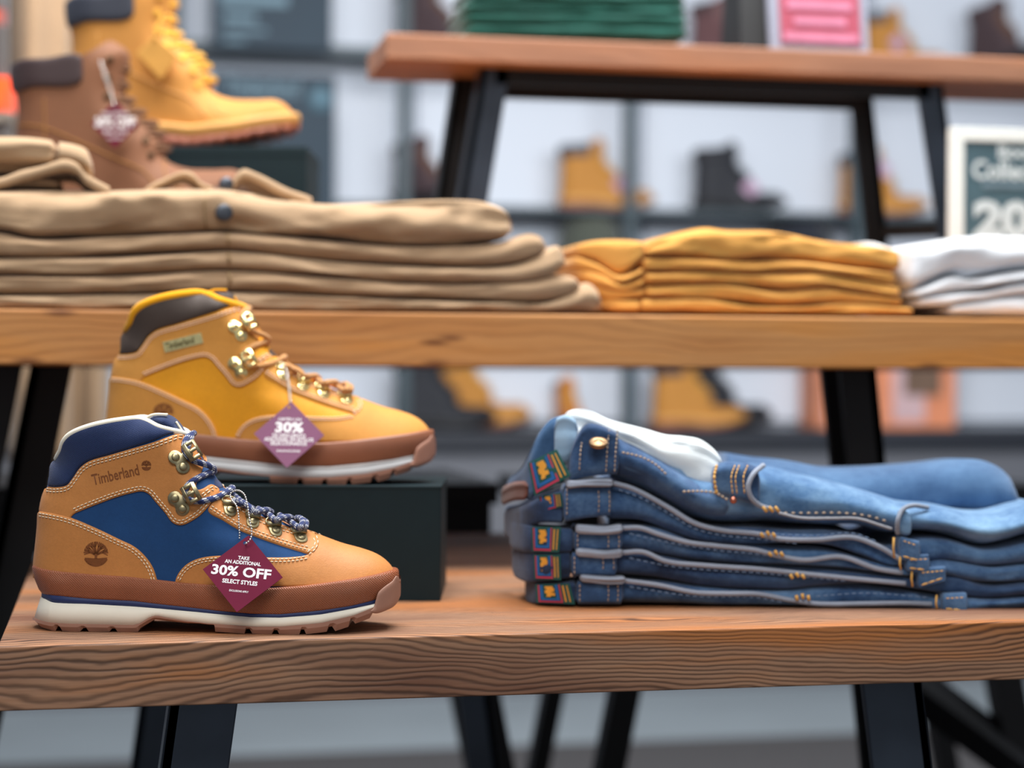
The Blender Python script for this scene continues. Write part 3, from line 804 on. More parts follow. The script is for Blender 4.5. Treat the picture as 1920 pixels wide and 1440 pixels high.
# ------------------------------------------------------------------ price tags: card, printed lettering, bead chain
def make_tag(name, corners, dep, lines, chain, label, card_c, card_mat, hole_px, group='diamond price tags hanging on boots'):
    """corners: top, right, bottom, left in the photograph; the card is a thin square in its own plane"""
    P = [Pd(c[0], c[1], d) for c, d in zip(corners, dep)]
    cen = sum(P, Vector()) / 4; r = (P[1] - P[3]); u = (P[0] - P[2])
    n = r.cross(u).normalized(); e1 = r.normalized(); e2 = n.cross(e1).normalized(); hw = (r.length + u.length) / 4
    root = empty(name, cen, 0, label, 'price tag', group)
    mb = MB(); th = .0005; seg = 20
    # card with a punched hole
    sq = [e2 * hw, e1 * hw, -e2 * hw, -e1 * hw]
    hc = Pd(hole_px[0], hole_px[1], dep[0]) - cen; hc = hc - n * hc.dot(n); hr = hw * .047
    ring = []
    V = []
    for z in (th / 2, -th / 2):
        for k in range(seg):
            a = 2 * math.pi * k / seg; V.append(hc + (e1 * math.cos(a) + e2 * math.sin(a)) * hr + n * z)
        for k in range(seg):
            a = 2 * math.pi * k / seg; d = (math.cos(a), math.sin(a)); c2 = (hc.dot(e1), hc.dot(e2))
            # ray to the diamond |x|+|y| = hw
            best = 1e9
            for sx in (-1, 1):
                for sy in (-1, 1):
                    den = sx * d[0] + sy * d[1]
                    if den > 1e-6: best = min(best, (hw - sx * c2[0] - sy * c2[1]) / den)
            V.append(hc + (e1 * d[0] + e2 * d[1]) * best + n * z)
    F = []
    for k in range(seg):
        k2 = (k + 1) % seg
        F += [(k, k2, seg + k2, seg + k), (2 * seg + k, 3 * seg + k, 3 * seg + k2, 2 * seg + k2), (k, 2 * seg + k, 2 * seg + k2, k2), (seg + k, seg + k2, 3 * seg + k2, 3 * seg + k)]
    # exact corners as small triangles between neighbouring rim points
    for z, base in ((th / 2, seg), (-th / 2, 3 * seg)):
        for c in sq:
            b = len(V); V.append(c + n * z)
            ds = sorted(range(seg), key=lambda k: (V[base + k] - V[b]).length)[:2]
            F.append((b, base + ds[0], base + ds[1]))
    mb.add(V, F); card = mb.build('tag_card', card_mat, root, smooth=False)
    mb = MB()
    for (body, cx, cy, wpx, hpx, bold) in lines:
        c = Pd(cx, cy, dep[2] * .5 + dep[0] * .5) - cen; c = c - n * c.dot(n)
        k = (dep[1] + dep[3]) / 2 / FPX
        Vt, Ft = text2d(body, wpx * k, hpx * k, bold)
        mb.add([c + e1 * v[0] + e2 * v[1] + n * (th / 2 + .00012) for v in Vt], Ft)
    mb.build('lettering', M_WHITE, card, smooth=False)
    for strand in chain:
        Pc = smooth_line([tuple(Pd(x, y, d) - cen) for x, y, d in strand], .0004)
        d = np.concatenate([[0], np.cumsum(np.linalg.norm(np.diff(Pc, axis=0), axis=1))]); mb = MB(); s = 0
        mb.tube(Pc[::2], .00028, 5)
        while s < d[-1]:
            mb.sphere([np.interp(s, d, Pc[:, j]) for j in range(3)], .00085, 8, 6); s += .0023
        mb.build('bead_chain', M_CHAIN, root)
    return root
# ------------------------------------------------------------------ materials
M_WHITE = m_plain('print_white', srgb(240, 238, 240), .6, var=.02, bump=0)
M_CHAIN = m_metal('bead_chain_steel', srgb(225, 225, 222), .25, .1)
M_MAROON = m_plain('card_maroon', srgb(112, 30, 58), .7, spec=.15, var=.05, nscale=60, bump=.05)
M_MAUVE = m_plain('card_mauve', srgb(122, 66, 102), .45, var=.04, nscale=60, bump=.05, spec=.35)
LEA = m_leather('tan_leather', srgb(196, 128, 66))
LEA2 = m_leather('wheat_nubuck', srgb(210, 146, 66), .7, .12, .2)
NAVY = m_leather('navy_nubuck', srgb(22, 66, 116), .85, .16, .15)
GOLDP = m_leather('gold_leather', srgb(232, 158, 22), .55, .10, .15)
S1 = dict(panel=NAVY, panel_label='navy blue nubuck panel', lining=m_cloth('cream_textile', srgb(238, 230, 212), var=.05), rim_label='cream collar rim', rim_r=.0028,
          collar=m_weave('navy_mesh', srgb(34, 60, 112), srgb(12, 22, 54), .0015), leather=LEA, thread=m_plain('cream_thread', srgb(244, 228, 200), .7, var=.05, bump=0),
          stamp=m_leather('stamped_leather', srgb(128, 72, 32), .5), logo='stamp', rand=m_scales('brick_rubber', srgb(150, 84, 52)), stripe=m_plain('navy_foam', srgb(28, 44, 92), .6, bump=.1),
          midsole=m_plain('cream_foam', srgb(236, 230, 214), .6, var=.03, bump=.05), outsole=m_plain('gum_rubber', srgb(158, 116, 98), .5, var=.07, bump=.08),
          metal=m_metal('antique_brass', srgb(170, 158, 124), .45), lace=m_lace('navy_cord', srgb(36, 52, 104), srgb(226, 226, 222), .0095))
S2 = dict(S1); S2.update(panel=GOLDP, panel_label='golden yellow leather panel', lining=m_cloth('amber_textile', srgb(240, 168, 20), var=.05), rim_label='amber collar rim', rim_r=.0044,
          collar=m_leather('charcoal_leather', srgb(70, 58, 52), .6, .1, .2), leather=LEA2, thread=m_plain('pink_thread', srgb(244, 212, 186), .7, var=.05, bump=0), st_r=.0006, logo='plate',
          stamp=m_leather('stamped_nubuck', srgb(150, 92, 44), .6), rand=m_plain('brown_rubber', srgb(146, 92, 66), .45, bump=.1), stripe=m_plain('grey_white_foam', srgb(214, 214, 214), .6, bump=.05),
          midsole=m_plain('pale_grey_foam', srgb(204, 206, 208), .6, var=.03, bump=.05), outsole=m_plain('pink_gum_rubber', srgb(168, 120, 100), .5, var=.07, bump=.08),
          metal=m_metal('bright_brass', srgb(245, 228, 166), .24, .1), plate_text=m_metal('dark_brass', srgb(96, 84, 50), .4), lace=m_lace('tan_cord', srgb(206, 150, 92), srgb(196, 138, 80), .01))
STEEL = m_plain('blackened_steel', srgb(56, 65, 78), .36, .5, .5, .2, 12, .1)
BLACKM = m_plain('black_steel', srgb(20, 20, 23), .5, .3, .4, .15, 12, .05)
CARTON = m_plain('dark_green_card', srgb(16, 36, 42), .6, spec=.25, var=.06, nscale=60, bump=.05)
W1 = m_wood('reclaimed_pine', srgb(178, 136, 106), srgb(126, 86, 66), srgb(44, 27, 22), srgb(204, 128, 66), period=.0042, amp=.030, seed=.37, lpow=1.7, contrast=1.05, bmp=.8)
W2 = m_wood('oiled_pine', srgb(204, 146, 88), srgb(182, 120, 64), srgb(120, 68, 34), srgb(214, 142, 66), period=.009, amp=.03, contrast=.45, knots=.8, seed=3.1)
W3 = m_wood('brown_pine', srgb(160, 114, 88), srgb(134, 92, 70), srgb(88, 58, 42), srgb(168, 110, 74), period=.012, amp=.03, contrast=.45, seed=7.7)

# ------------------------------------------------------------------ the tables
def leg_frame(root, xl, xr, vy, ztop, zbot, splay, wd=.055, dep=.012, mat=STEEL, sr=None):
    """one trapezoid: two splayed flat-bar legs, top bar, foot bar"""
    for s, x in ((-1, xl), (1, xr)):
        mb = MB(); H = ztop - zbot; sh = s * (splay if s < 0 or sr is None else sr) * H
        def leaf(y0, y1, a, b):
            V = [(x + a, y0, ztop), (x + b, y0, ztop), (x + b + sh, y0, zbot), (x + a + sh, y0, zbot), (x + a, y1, ztop), (x + b, y1, ztop), (x + b + sh, y1, zbot), (x + a + sh, y1, zbot)]
            mb.add(V, [(0, 1, 2, 3), (7, 6, 5, 4), (0, 4, 5, 1), (1, 5, 6, 2), (2, 6, 7, 3), (3, 7, 4, 0)])
        leaf(vy, vy + dep, -wd / 2, wd / 2)
        leaf(vy, vy + dep * 4.2, -wd / 2 if s < 0 else wd / 2 - dep, -wd / 2 + dep if s < 0 else wd / 2)
        bevel(mb.build('leg', mat, root, smooth=False), .0015)
    return root
def low_table():
    z1, th = ZB, .0510
    e = Pd(0, 1213, 1.50); v0 = e.y; x0 = e.x - .002
    root = empty('display_table', (x0, v0, 0), 0, 'low front display table of reclaimed ridged pine holding two boots and folded jeans', 'table')
    o = boxobj('tabletop', (0, 0, z1 - th), (1.02, .98, z1), W1, root, .0016, 3)
    for k, vy in enumerate((.05, .86)):
        xl = Pv(384, 1345, v0 + .05).x - x0; xr = Pv(1672, 1300, v0 + .05).x - x0
        if k == 0: leg_frame(root, xl, xr, vy, z1 - th, .006, .135, .056, .010)
        else: 
            qa, qb = Pv(290, 1340, v0 + vy), Pv(892, 1320, v0 + vy)
            leg_frame(root, qa.x - x0 + .135 * (z1 - th - qa.z), qb.x - x0 - .135 * (z1 - th - qb.z), vy, z1 - th, .006, .135, .040, .010)
    for vy in (.05, .86): boxobj('rail', (xl - .02, vy, z1 - th - .0), (xr + .02, vy + .04, z1 - th + .001), STEEL, root)
    boxobj('foot_bar', (xl - .10, .05, 0), (xl - .07, .90, .02), STEEL, root); boxobj('foot_bar', (xr + .07, .05, 0), (xr + .10, .90, .02), STEEL, root)
    return x0, v0
TX0, TV0 = low_table()
MV0 = 2.045; MZ1 = Pv(0, 579, MV0).z; MZ0 = Pv(0, 684, MV0).z
def mid_table():
    x0 = Pv(-420, 580, MV0).x; x1 = Pv(2350, 600, MV0).x
    root = empty('display_table', (x0, MV0, 0), 0, 'taller middle display table of orange oiled pine carrying folded khaki, mustard and white clothes', 'table')
    boxobj('tabletop', (0, 0, MZ0), (x1 - x0, .85, MZ1), W2, root, .003, 3)
    yl = .12; xl = Pv(0, 690, MV0 + yl).x - x0; xr = Pv(1610, 690, MV0 + yl).x - x0
    for k, vy in enumerate((yl, .20)):
        leg_frame(root, xl + k * .052, xr + k * .008, vy, MZ0, .006, .19, .046, .012, BLACKM, sr=.11)
    # second bar beside the left leg
    boxobj('foot_bar', (xl - .14, .12, 0), (xl - .11, .75, .02), BLACKM, root); boxobj('foot_bar', (xr + .11, .12, 0), (xr + .14, .75, .02), BLACKM, root)
    return root
mid_table()
HV0 = 2.56; HZ1 = Pv(722, 61, HV0).z; HZ0 = Pv(760, 112, HV0).z
def high_table():
    x0 = Pv(724, 62, HV0).x; x1 = Pv(2150, 100, HV0).x; dp = Pz(683, 151, HZ0).y - HV0
    root = empty('display_bench', (x0, HV0, MZ1), 0, 'raised brown pine bench on dark trestle legs standing on the middle table', 'bench')
    boxobj('benchtop', (0, 0, HZ0 - MZ1), (x1 - x0, dp, HZ1 - MZ1), W3, root, .003, 3)
    zt = HZ0 - MZ1
    xl = Pv(930, 140, HV0 + .04).x - x0; xr = Pv(1744, 160, HV0 + .04).x - x0
    leg_frame(root, xl, xr, .04, zt, 0, .165, .040, .010)
    vb_ = dp - .04
    xl2 = Pv(872, 165, HV0 + vb_).x - x0; xr2 = Pv(1606, 195, HV0 + vb_).x - x0
    leg_frame(root, xl2, xr2, vb_ - .02, zt, 0, .15, .034, .010, BLACKM, sr=.12)
    boxobj('rail', (xl, .04, zt - .022), (xr, .055, zt), BLACKM, root)
    zr = Pv(1100, 182, HV0 + vb_).z - MZ1
    boxobj('rail', (xl2, vb_ - .03, zr - .009), (xr2, vb_ - .015, zr + .009), BLACKM, root)
    z3 = Pv(1700, 436, HV0 + .1).z - MZ1
    mb = MB(); mb.add([(xr + .060, .045, z3 + .014), (xr + .060, .06, z3 + .014), (xr + .060, .06, z3 - .006), (xr + .060, .045, z3 - .006), (xr2 + .03, vb_ - .015, z3 + .014), (xr2 + .03, vb_, z3 + .014), (xr2 + .03, vb_, z3 - .006), (xr2 + .03, vb_ - .015, z3 - .006)], [(0, 1, 2, 3), (4, 7, 6, 5), (0, 4, 5, 1), (1, 5, 6, 2), (2, 6, 7, 3), (3, 7, 4, 0)])
    mb.build('side_stretcher', BLACKM, root, smooth=False)
    return root, x1 - x0, dp
_, HW_, HDP = high_table()
# two low black benches further back, seen only between and under the tables
def black_bench(pxl, pxr, v, label, legs):
    """legs: (image x of the leg near y 1320, y offset, side)"""
    a = Pv(pxl, 918, v); b = Pv(pxr, 918, v); zt = a.z
    root = empty('metal_bench', (a.x, v, 0), 0, label, 'bench'); Lx = b.x - a.x
    boxobj('bench_top', (0, 0, zt - .03), (Lx, .45, zt), BLACKM, root, .002)
    boxobj('apron', (.01, .01, zt - .09), (Lx - .01, .035, zt - .03), BLACKM, root)
    for px, dy, sd, wd in legs:
        q = Pv(px, 1320, v + dy); zq = q.z; x = q.x - a.x; sp = .20 * sd; h = wd / 2
        V = [(x + sp * (zq - z) + e * h, dy + f, z) for z in (zt - .03, .004) for e in (-1, 1) for f in (0, .035)]
        MB().add(V, [(0, 1, 3, 2), (4, 6, 7, 5), (0, 2, 6, 4), (1, 5, 7, 3), (0, 4, 5, 1), (2, 3, 7, 6)]).build('leg', BLACKM, root, smooth=False)
    return root, a.x
black_bench(-500, 936, 2.66, 'black steel bench behind the low table, between the boots and the jeans', [(915, .03, 1, .042), (872, .38, 1, .036), (-420, .03, -1, .036), (-380, .38, -1, .036)])
bB, bx_ = black_bench(1050, 1990, 2.66, 'black steel bench behind the low table, under the folded jeans', [(1172, .03, -1, .042), (1037, .38, -1, .032), (1900, .03, 1, .05), (1760, .38, 1, .036)])
pa_, pb_ = Pv(1685, 1265, 2.71), Pv(1960, 1468, 2.71)
mb = MB(); mb.tube([(pa_.x - bx_, .05, pa_.z), (pb_.x - bx_, .05, pb_.z)], .034, 4); mb.build('brace', BLACKM, bB, smooth=False)

# ------------------------------------------------------------------ the two hiking boots in front
b1 = empty('hiking_boot', BOOT_LOC, -A, 'tan leather hiking boot with navy panel standing directly on the low table', 'boot')
make_hiker(b1, S1)
K2 = 1.036; D2 = 1.868
o2 = Pd(205, 900, D2)
BXZ = ZB + .1085
b2 = empty('hiking_boot', (o2.x, o2.y, BXZ), -A, 'wheat and golden yellow hiking boot with charcoal collar standing on a dark box', 'boot', scale=K2)
make_hiker(b2, S2)
# dark card riser box under the second boot
c0 = Pd(826, 1128, 1.806)
rot = Matrix.Rotation(-A, 3, 'Z')
rb = empty('riser_box', (c0.x, c0.y, ZB), -A, 'dark green card riser box under the yellow hiking boot on the low table', 'box')
bxl = -.335
boxobj('box_base', (bxl, 0, 0), (0, .155, .1085 - .0012), CARTON, rb, .001)
mb = MB(); mb.box((bxl - .0006, -.0006, .1085 - .0030), (.0006, .1556, .1085)); bevel(mb.build('lid', CARTON, rb, smooth=False), .0006)

make_tag('price_tag', [(462, 1001), (529, 1084), (449, 1148), (381, 1069)], [1.578, 1.566, 1.553, 1.566],
         [('TAKE', 456, 1043, 21.5, 7.2, .035), ('AN ADDITIONAL', 454.6, 1052.6, 68, 7.4, .035), ('30% OFF', 452.5, 1071.8, 112, 20, .032), ('SELECT STYLES', 450.4, 1093.4, 66, 8.4, .035), ('EXCLUSIONS APPLY', 449.2, 1112.4, 36, 3.9, .02)],
         [[(449, 1014, 1.585), (449, 1000, 1.583), (448, 985, 1.581), (447, 965, 1.582), (443, 948, 1.585), (434, 936, 1.590), (432, 926, 1.594), (438, 921, 1.594), (448, 920, 1.590), (458, 927, 1.585), (463, 942, 1.581), (466, 960, 1.578), (469, 980, 1.575), (472, 999, 1.573), (469, 1012, 1.571), (463, 1018, 1.571), (460, 1020, 1.576)]],
         'maroon diamond price tag reading take an additional 30% off, hanging on the navy-panelled boot', None, M_MAROON, (460, 1020))
make_tag('price_tag', [(541, 755), (609, 815), (542, 878), (476, 812)], [1.818, 1.806, 1.794, 1.806],
         [('OBTÉN UN', 542, 781.5, 43, 7, .02), ('30%', 542, 799.5, 53, 21, .04), ('DE DESCUENTO', 542, 817, 62, 7.5, .02), ('ADICIONAL EN ESTILOS', 542, 825.5, 92, 7.5, .02), ('SELECCIONADOS', 542, 834, 68, 7.5, .02), ('SE APLICAN EXCLUSIONES', 542, 850, 44, 4.2, .02)],
         [[(544, 765, 1.818), (542, 745, 1.820), (540, 725, 1.824), (536, 705, 1.832), (530, 690, 1.842), (522, 682, 1.85)], [(546, 762, 1.818), (545, 740, 1.820), (542, 715, 1.824), (538, 695, 1.832), (532, 685, 1.842), (524, 678, 1.85)]],
         'mauve diamond price tag in Spanish hanging on the yellow-panelled boot', None, M_MAUVE, (543, 765))
# ------------------------------------------------------------------ folded clothes
from mathutils import noise as mnoise
def slab(name, st, mat, parent, back=.26, d=None, v=None, ry=.02, step=8, wr=.0012, seed=0.0, e=.75, end=(26, 26), flat=.9, ny=9, sag=0):
    """one folded layer of cloth: rounded fold towards the camera, flat body behind.
    st: (px, y of upper edge, y of lower edge[, depth offset])"""
    org = parent.location if parent is not None else Vector()
    S = np.array([tuple(s) + (0,) * (4 - len(s)) for s in st], float)
    xs = np.arange(S[0, 0], S[-1, 0] + .1, step); xs[-1] = S[-1, 0]
    # smooth interpolation
    def ci(col):
        l = smooth_line([(a, b) for a, b in zip(S[:, 0], S[:, col])], 3); return np.interp(xs, l[:, 0], l[:, 1])
    T, B, O = ci(1), ci(2), ci(3)
    bd = fwd0 if d is not None else Vector((0, 1, 0))
    V = []; F = []; ths = np.linspace(-math.pi / 2, math.pi / 2, ny + 4)
    L = xs[-1] - xs[0]; m = len(ths) + 2
    for i, x in enumerate(xs):
        fe = 1.0
        if end[0]: fe = min(fe, math.sqrt(max(0, 1 - (1 - min(1, (x - xs[0]) / end[0])) ** 2)))
        if end[1]: fe = min(fe, math.sqrt(max(0, 1 - (1 - min(1, (xs[-1] - x) / end[1])) ** 2)))
        fe = max(fe, .12)
        if d is not None: t, b = Pd(x, T[i], d + O[i]), Pd(x, B[i], d + O[i])
        else: t, b = Pv(x, T[i], v + O[i]), Pv(x, B[i], v + O[i])
        mid = (t + b) / 2; h = (t.z - b.z) / 2 * (.55 + .45 * fe)
        inn = (1 - fe) * ry * .9
        sec = []
        for th in ths:
            s_, c_ = math.sin(th), math.cos(th)
            z = math.copysign(abs(s_) ** e, s_) * h; y = ry * (1 - max(c_, 0) ** e) + inn
            q = Vector((mid.x * 8, seed * 3.7 + mid.z * 5, th * .9 + seed))
            nn = mnoise.noise(q * 1.7) + .5 * mnoise.noise(q * 4.3)
            sec.append(mid + bd * (y + nn * wr * 2.2) + Vector((0, 0, z + nn * wr * .35 * (1 if abs(s_) < .95 else 0))))
        bk = back * (.97 + .03 * mnoise.noise(Vector((mid.x * 6, seed, 0))))
        sec.append(mid + bd * bk + Vector((0, 0, h * flat))); sec.append(mid + bd * bk - Vector((0, 0, h * flat)))
        V += [p - org for p in sec]
    n = len(xs)
    for i in range(n - 1):
        for k in range(m): F.append((i * m + k, i * m + (k + 1) % m, (i + 1) * m + (k + 1) % m, (i + 1) * m + k))
    F.append(tuple(range(m))); F.append(tuple((n - 1) * m + k for k in range(m))[::-1])
    return mesh(name, V, F, mat, parent)
def cord(name, pts, r, mat, parent, d=None, v=None, n=7, build=True, mb=None, step=.003):
    """tube through (px, py[, depth offset])"""
    org = parent.location if parent is not None else Vector(); out = []
    for p in pts:
        o = p[2] if len(p) > 2 else 0
        out.append(tuple((Pd(p[0], p[1], d + o) if d is not None else Pv(p[0], p[1], v + o)) - org))
    mb = mb or MB(); mb.tube(smooth_line(out, step), r, n)
    return mb.build(name, mat, parent) if build else mb
def dashes(mb, pts, r, org, d, L=.0045, gap=.002):
    P = smooth_line([tuple(Pd(p[0], p[1], d + (p[2] if len(p) > 2 else 0)) - org) for p in pts], .001)
    q = np.concatenate([[0], np.cumsum(np.linalg.norm(np.diff(P, axis=0), axis=1))]); s = 0
    while s + L < q[-1]:
        mb.tube([[np.interp(t, q, P[:, j]) for j in range(3)] for t in (s, s + L / 2, s + L)], [r * .6, r, r * .6], 5); s += L + gap
def quadpx(mb, c, d, org, th=.0008):
    """thin card through four image corners (px, py, depth offset)"""
    P = [Pd(p[0], p[1], d + (p[2] if len(p) > 2 else 0)) - org for p in c]; bk = [p + fwd0 * th for p in P]
    mb.add(P + bk, [(0, 1, 2, 3), (7, 6, 5, 4), (0, 4, 5, 1), (1, 5, 6, 2), (2, 6, 7, 3), (3, 7, 4, 0)])
def sub(c, a0, b0, a1, b1, lift):
    def at(s, t):
        p = [np.array(tuple(q) + (0,) * (3 - len(q)), float) for q in c]
        r = p[0] * (1 - s) * (1 - t) + p[1] * s * (1 - t) + p[2] * s * t + p[3] * (1 - s) * t; r[2] -= lift; return tuple(r)
    return [at(a0, b0), at(a1, b0), at(a1, b1), at(a0, b1)]

DEN = m_denim('blue_denim', srgb(50, 82, 124), srgb(112, 150, 190), srgb(20, 34, 60)); DEN_L = m_denim('washed_denim', srgb(74, 114, 158), srgb(136, 174, 208), srgb(34, 62, 100), .38, .66)
DEN_D = m_denim('dark_denim', srgb(36, 60, 96), srgb(78, 108, 146), srgb(12, 20, 38))
DEN_B = m_denim('smooth_denim', srgb(58, 92, 132), srgb(92, 130, 170), srgb(34, 60, 94), .38, .72)
SEAM = m_cloth('grey_seam', srgb(150, 152, 160), .002, .18, bmp=.5); PIPE = m_cloth('worn_seam', srgb(146, 154, 170), .002, .2, bmp=.5)
BLTH = m_plain('blue_grey_thread', srgb(112, 136, 168), .8, bump=0); TANTH = m_plain('tan_thread', srgb(170, 150, 130), .7, bump=0); GOLD = m_plain('gold_thread', srgb(214, 164, 84), .7, bump=0)
LINING = m_cloth('white_pocketing', srgb(226, 234, 238), var=.06)
BROWNL = m_cloth('brown_backing', srgb(112, 74, 66), var=.12)
L_GRN = m_cloth('label_green', srgb(34, 84, 78), .0007); L_RED = m_plain('label_red', srgb(186, 48, 84), .8, bump=0); L_BLU = m_plain('label_blue', srgb(24, 92, 160), .8, bump=0)
L_GLD = m_plain('label_gold', srgb(226, 158, 52), .8, bump=0); BRASS = m_metal('jeans_brass', srgb(150, 122, 92), .4)
DJ = 1.765
def label_patch(parent, c, d):
    org = parent.location; mb = MB(); quadpx(mb, c, d, org); o = mb.build('brand_label', L_GRN, parent, smooth=False)
    o['label'] = 'woven green, red and blue label'
    mb = MB()
    for r in ((.06, .04, .10, .96), (.66, .04, .70, .96), (.06, .88, .70, .95)): quadpx(mb, sub(c, r[0], r[1], r[2], r[3], .0006), d, org, .0004)
    mb.build('red_border', L_RED, o, smooth=False).location = (0, 0, 0)
    mb = MB()
    for r in ((.12, .05, .20, .84), (.55, .05, .63, .84), (.12, .74, .63, .84)): quadpx(mb, sub(c, r[0], r[1], r[2], r[3], .0007), d, org, .0004)
    mb.build('blue_border', L_BLU, o, smooth=False)
    mb = MB()
    for r in ((.26, .12, .48, .22), (.30, .18, .50, .40), (.25, .32, .44, .48), (.30, .46, .52, .60), (.28, .58, .40, .66), (.44, .24, .52, .34), (.76, .1, .80, .9), (.88, .1, .91, .9)):
        quadpx(mb, sub(c, r[0], r[1], r[2], r[3], .0008), d, org, .0004)
    mb.build('gold_motif', L_GLD, o, smooth=False)
    return o

def jean(idx, body, wband, roll, cordp, lab, backw, loop_px, seamline, bart, hem, label):
    x0 = Pd(1150, 1130, DJ); root = empty('folded_jeans', (x0.x, x0.y, ZB), 0, label, 'jeans', 'folded blue jeans in a stack')
    org = root.location
    slab('leg', body, [DEN, DEN_D, DEN][idx % 3], root, back=.30, d=DJ, ry=.022, wr=.0016, seed=idx * 1.7, e=.8, end=(0, 40))
    wb = slab('waistband', wband, DEN, root, back=.10, d=DJ - .006, ry=.010, wr=.0006, seed=idx + .3, e=.5, end=(5, 5), step=4)
    if roll: 
        r_ = slab('belt_loop', roll, PIPE, root, back=.03, d=DJ - .012, ry=.006, wr=.0012, seed=idx + 4.1, e=.9, end=(8, 8), step=4)
    if cordp: cord('side_seam', cordp, .0024, PIPE, root, d=DJ - .003)
    bw = slab('back_waistband', backw, DEN_D, root, back=.06, d=DJ, ry=.008, wr=.0008, seed=idx + 9.4, e=.6, end=(8, 3), step=4)
    if lab: label_patch(root, lab, DJ - .001)
    mb = MB()
    for sl in seamline: dashes(mb, sl, .0006, org, DJ - .0033)
    mb.build('stitching', BLTH, root); mb = MB()
    x1, x2, yt, yb = loop_px
    for xx in (x1, x2): dashes(mb, [(xx, yt + 4, -.0065), (xx + 1, (yt + yb) / 2, -.0075), (xx, yb - 4, -.0065)], .00065, org, DJ - .001, .003, .0012)
    xw = wband[0][0] + 7
    dashes(mb, [(xw, wband[1][1] + 4, -.0065), (xw, wband[1][2] - 4, -.0065)], .00065, org, DJ - .001, .003, .0012)
    o = mb.build('stitching', TANTH, wb)
    if bart:
        mb = MB()
        for (bx, by, a) in bart:
            c, s_ = math.cos(a), math.sin(a)
            for k in (-1, 0, 1):
                cx, cy = bx + k * 11, by + abs(k) * 3
                mb.tube([Pd(cx - 4 * c, cy - 5 * s_, DJ - .007) - org, Pd(cx + 4 * c, cy + 5 * s_, DJ - .007) - org], .0016, 6)
        mb.build('bartack', GOLD, root)
    if hem:
        hx0, hx1, ht0, ht1, hb0, hb1 = hem
        hm = slab('hem', [(hx0, ht0, hb0), ((hx0 + hx1) / 2, (ht0 + ht1) / 2, (hb0 + hb1) / 2), (hx1, ht1, hb1)], DEN, root, back=.06, d=DJ - .010, ry=.006, wr=.0006, seed=idx + 2.2, e=.45, end=(4, 4), step=3)
        mb = MB()
        dashes(mb, [(hx0 + 6, ht0 + 8, -.0125), (hx1 - 6, ht1 + 8, -.0125)], .0006, org, DJ, .003, .0012)
        dashes(mb, [(hx0 + 6, hb0 - 7, -.0125), (hx1 - 6, hb1 - 7, -.0125)], .0009, org, DJ, .006, .0008)
        mb.tube([Pd(hx0 - 12, ht0 + 2, DJ - .008) - org, Pd(hx0 - 13, (ht0 + hb0) / 2, DJ - .010) - org, Pd(hx0 - 11, hb0 - 4, DJ - .008) - org], .0010, 6)
        mb.build('hem_stitching', GOLD, hm)
    return root

# bottom to top
j5 = jean(5, [(1150, 1086, 1133), (1233, 1090, 1134), (1304, 1099, 1135), (1420, 1106, 1137), (1480, 1108, 1138), (1530, 1102, 1139), (1600, 1098, 1141), (1700, 1108, 1144), (1760, 1118, 1150), (1820, 1120, 1152), (1850, 1122, 1147), (1920, 1118, 1142), (1990, 1112, 1138)],
     [(1080, 1090, 1134), (1120, 1092, 1134), (1170, 1088, 1134)], [(1088, 1078, 1092), (1110, 1080, 1094), (1140, 1082, 1097), (1173, 1082, 1096)],
     [(1172, 1089), (1233, 1097), (1304, 1111), (1360, 1113), (1420, 1114), (1481, 1125), (1530, 1132), (1620, 1132), (1700, 1131), (1747, 1133)],
     [(1004, 1096, .004), (1068, 1094, -.006), (1078, 1133, -.006), (1006, 1130, .004)], [(985, 1085, 1132, .05), (1005, 1092, 1133, .012), (1040, 1094, 1134, .0), (1082, 1090, 1134, -.004)],
     (1140, 1158, 1092, 1132), [[(1180, 1100), (1304, 1118, 0), (1420, 1121), (1470, 1130)], [(1530, 1118, -.001), (1620, 1112, -.001), (1740, 1120, -.001)]], [(1505, 1118, 1.3)], (1768, 1816, 1114, 1112, 1148, 1152), 'lowest of the five folded blue jeans, lying on the table wood')
j4 = jean(4, [(1150, 1032, 1078), (1233, 1040, 1085), (1304, 1052, 1098), (1420, 1060, 1106), (1481, 1064, 1108), (1560, 1068, 1100), (1640, 1074, 1097), (1711, 1080, 1106), (1790, 1076, 1118), (1850, 1096, 1122), (1920, 1092, 1118), (1990, 1088, 1112)],
     [(1070, 1036, 1082), (1110, 1040, 1080), (1158, 1036, 1080)], [(1080, 1028, 1044), (1105, 1030, 1046), (1135, 1033, 1048), (1168, 1030, 1046)],
     [(1168, 1036), (1205, 1035), (1247, 1052), (1319, 1060), (1420, 1067), (1481, 1073), (1590, 1084), (1698, 1094)],
     [(1000, 1040, .004), (1050, 1040, -.004), (1052, 1088, -.004), (1002, 1086, .004)], [(960, 1030, 1080, .07), (985, 1036, 1092, .02), (1010, 1038, 1092, .002), (1072, 1036, 1084, -.003)],
     (1130, 1150, 1040, 1078), [[(1180, 1046), (1247, 1060), (1319, 1068), (1420, 1074), (1590, 1090)]], [(1495, 1078, .9)], (1722, 1776, 1066, 1062, 1104, 1090), 'folded blue jeans second from the bottom of the stack')
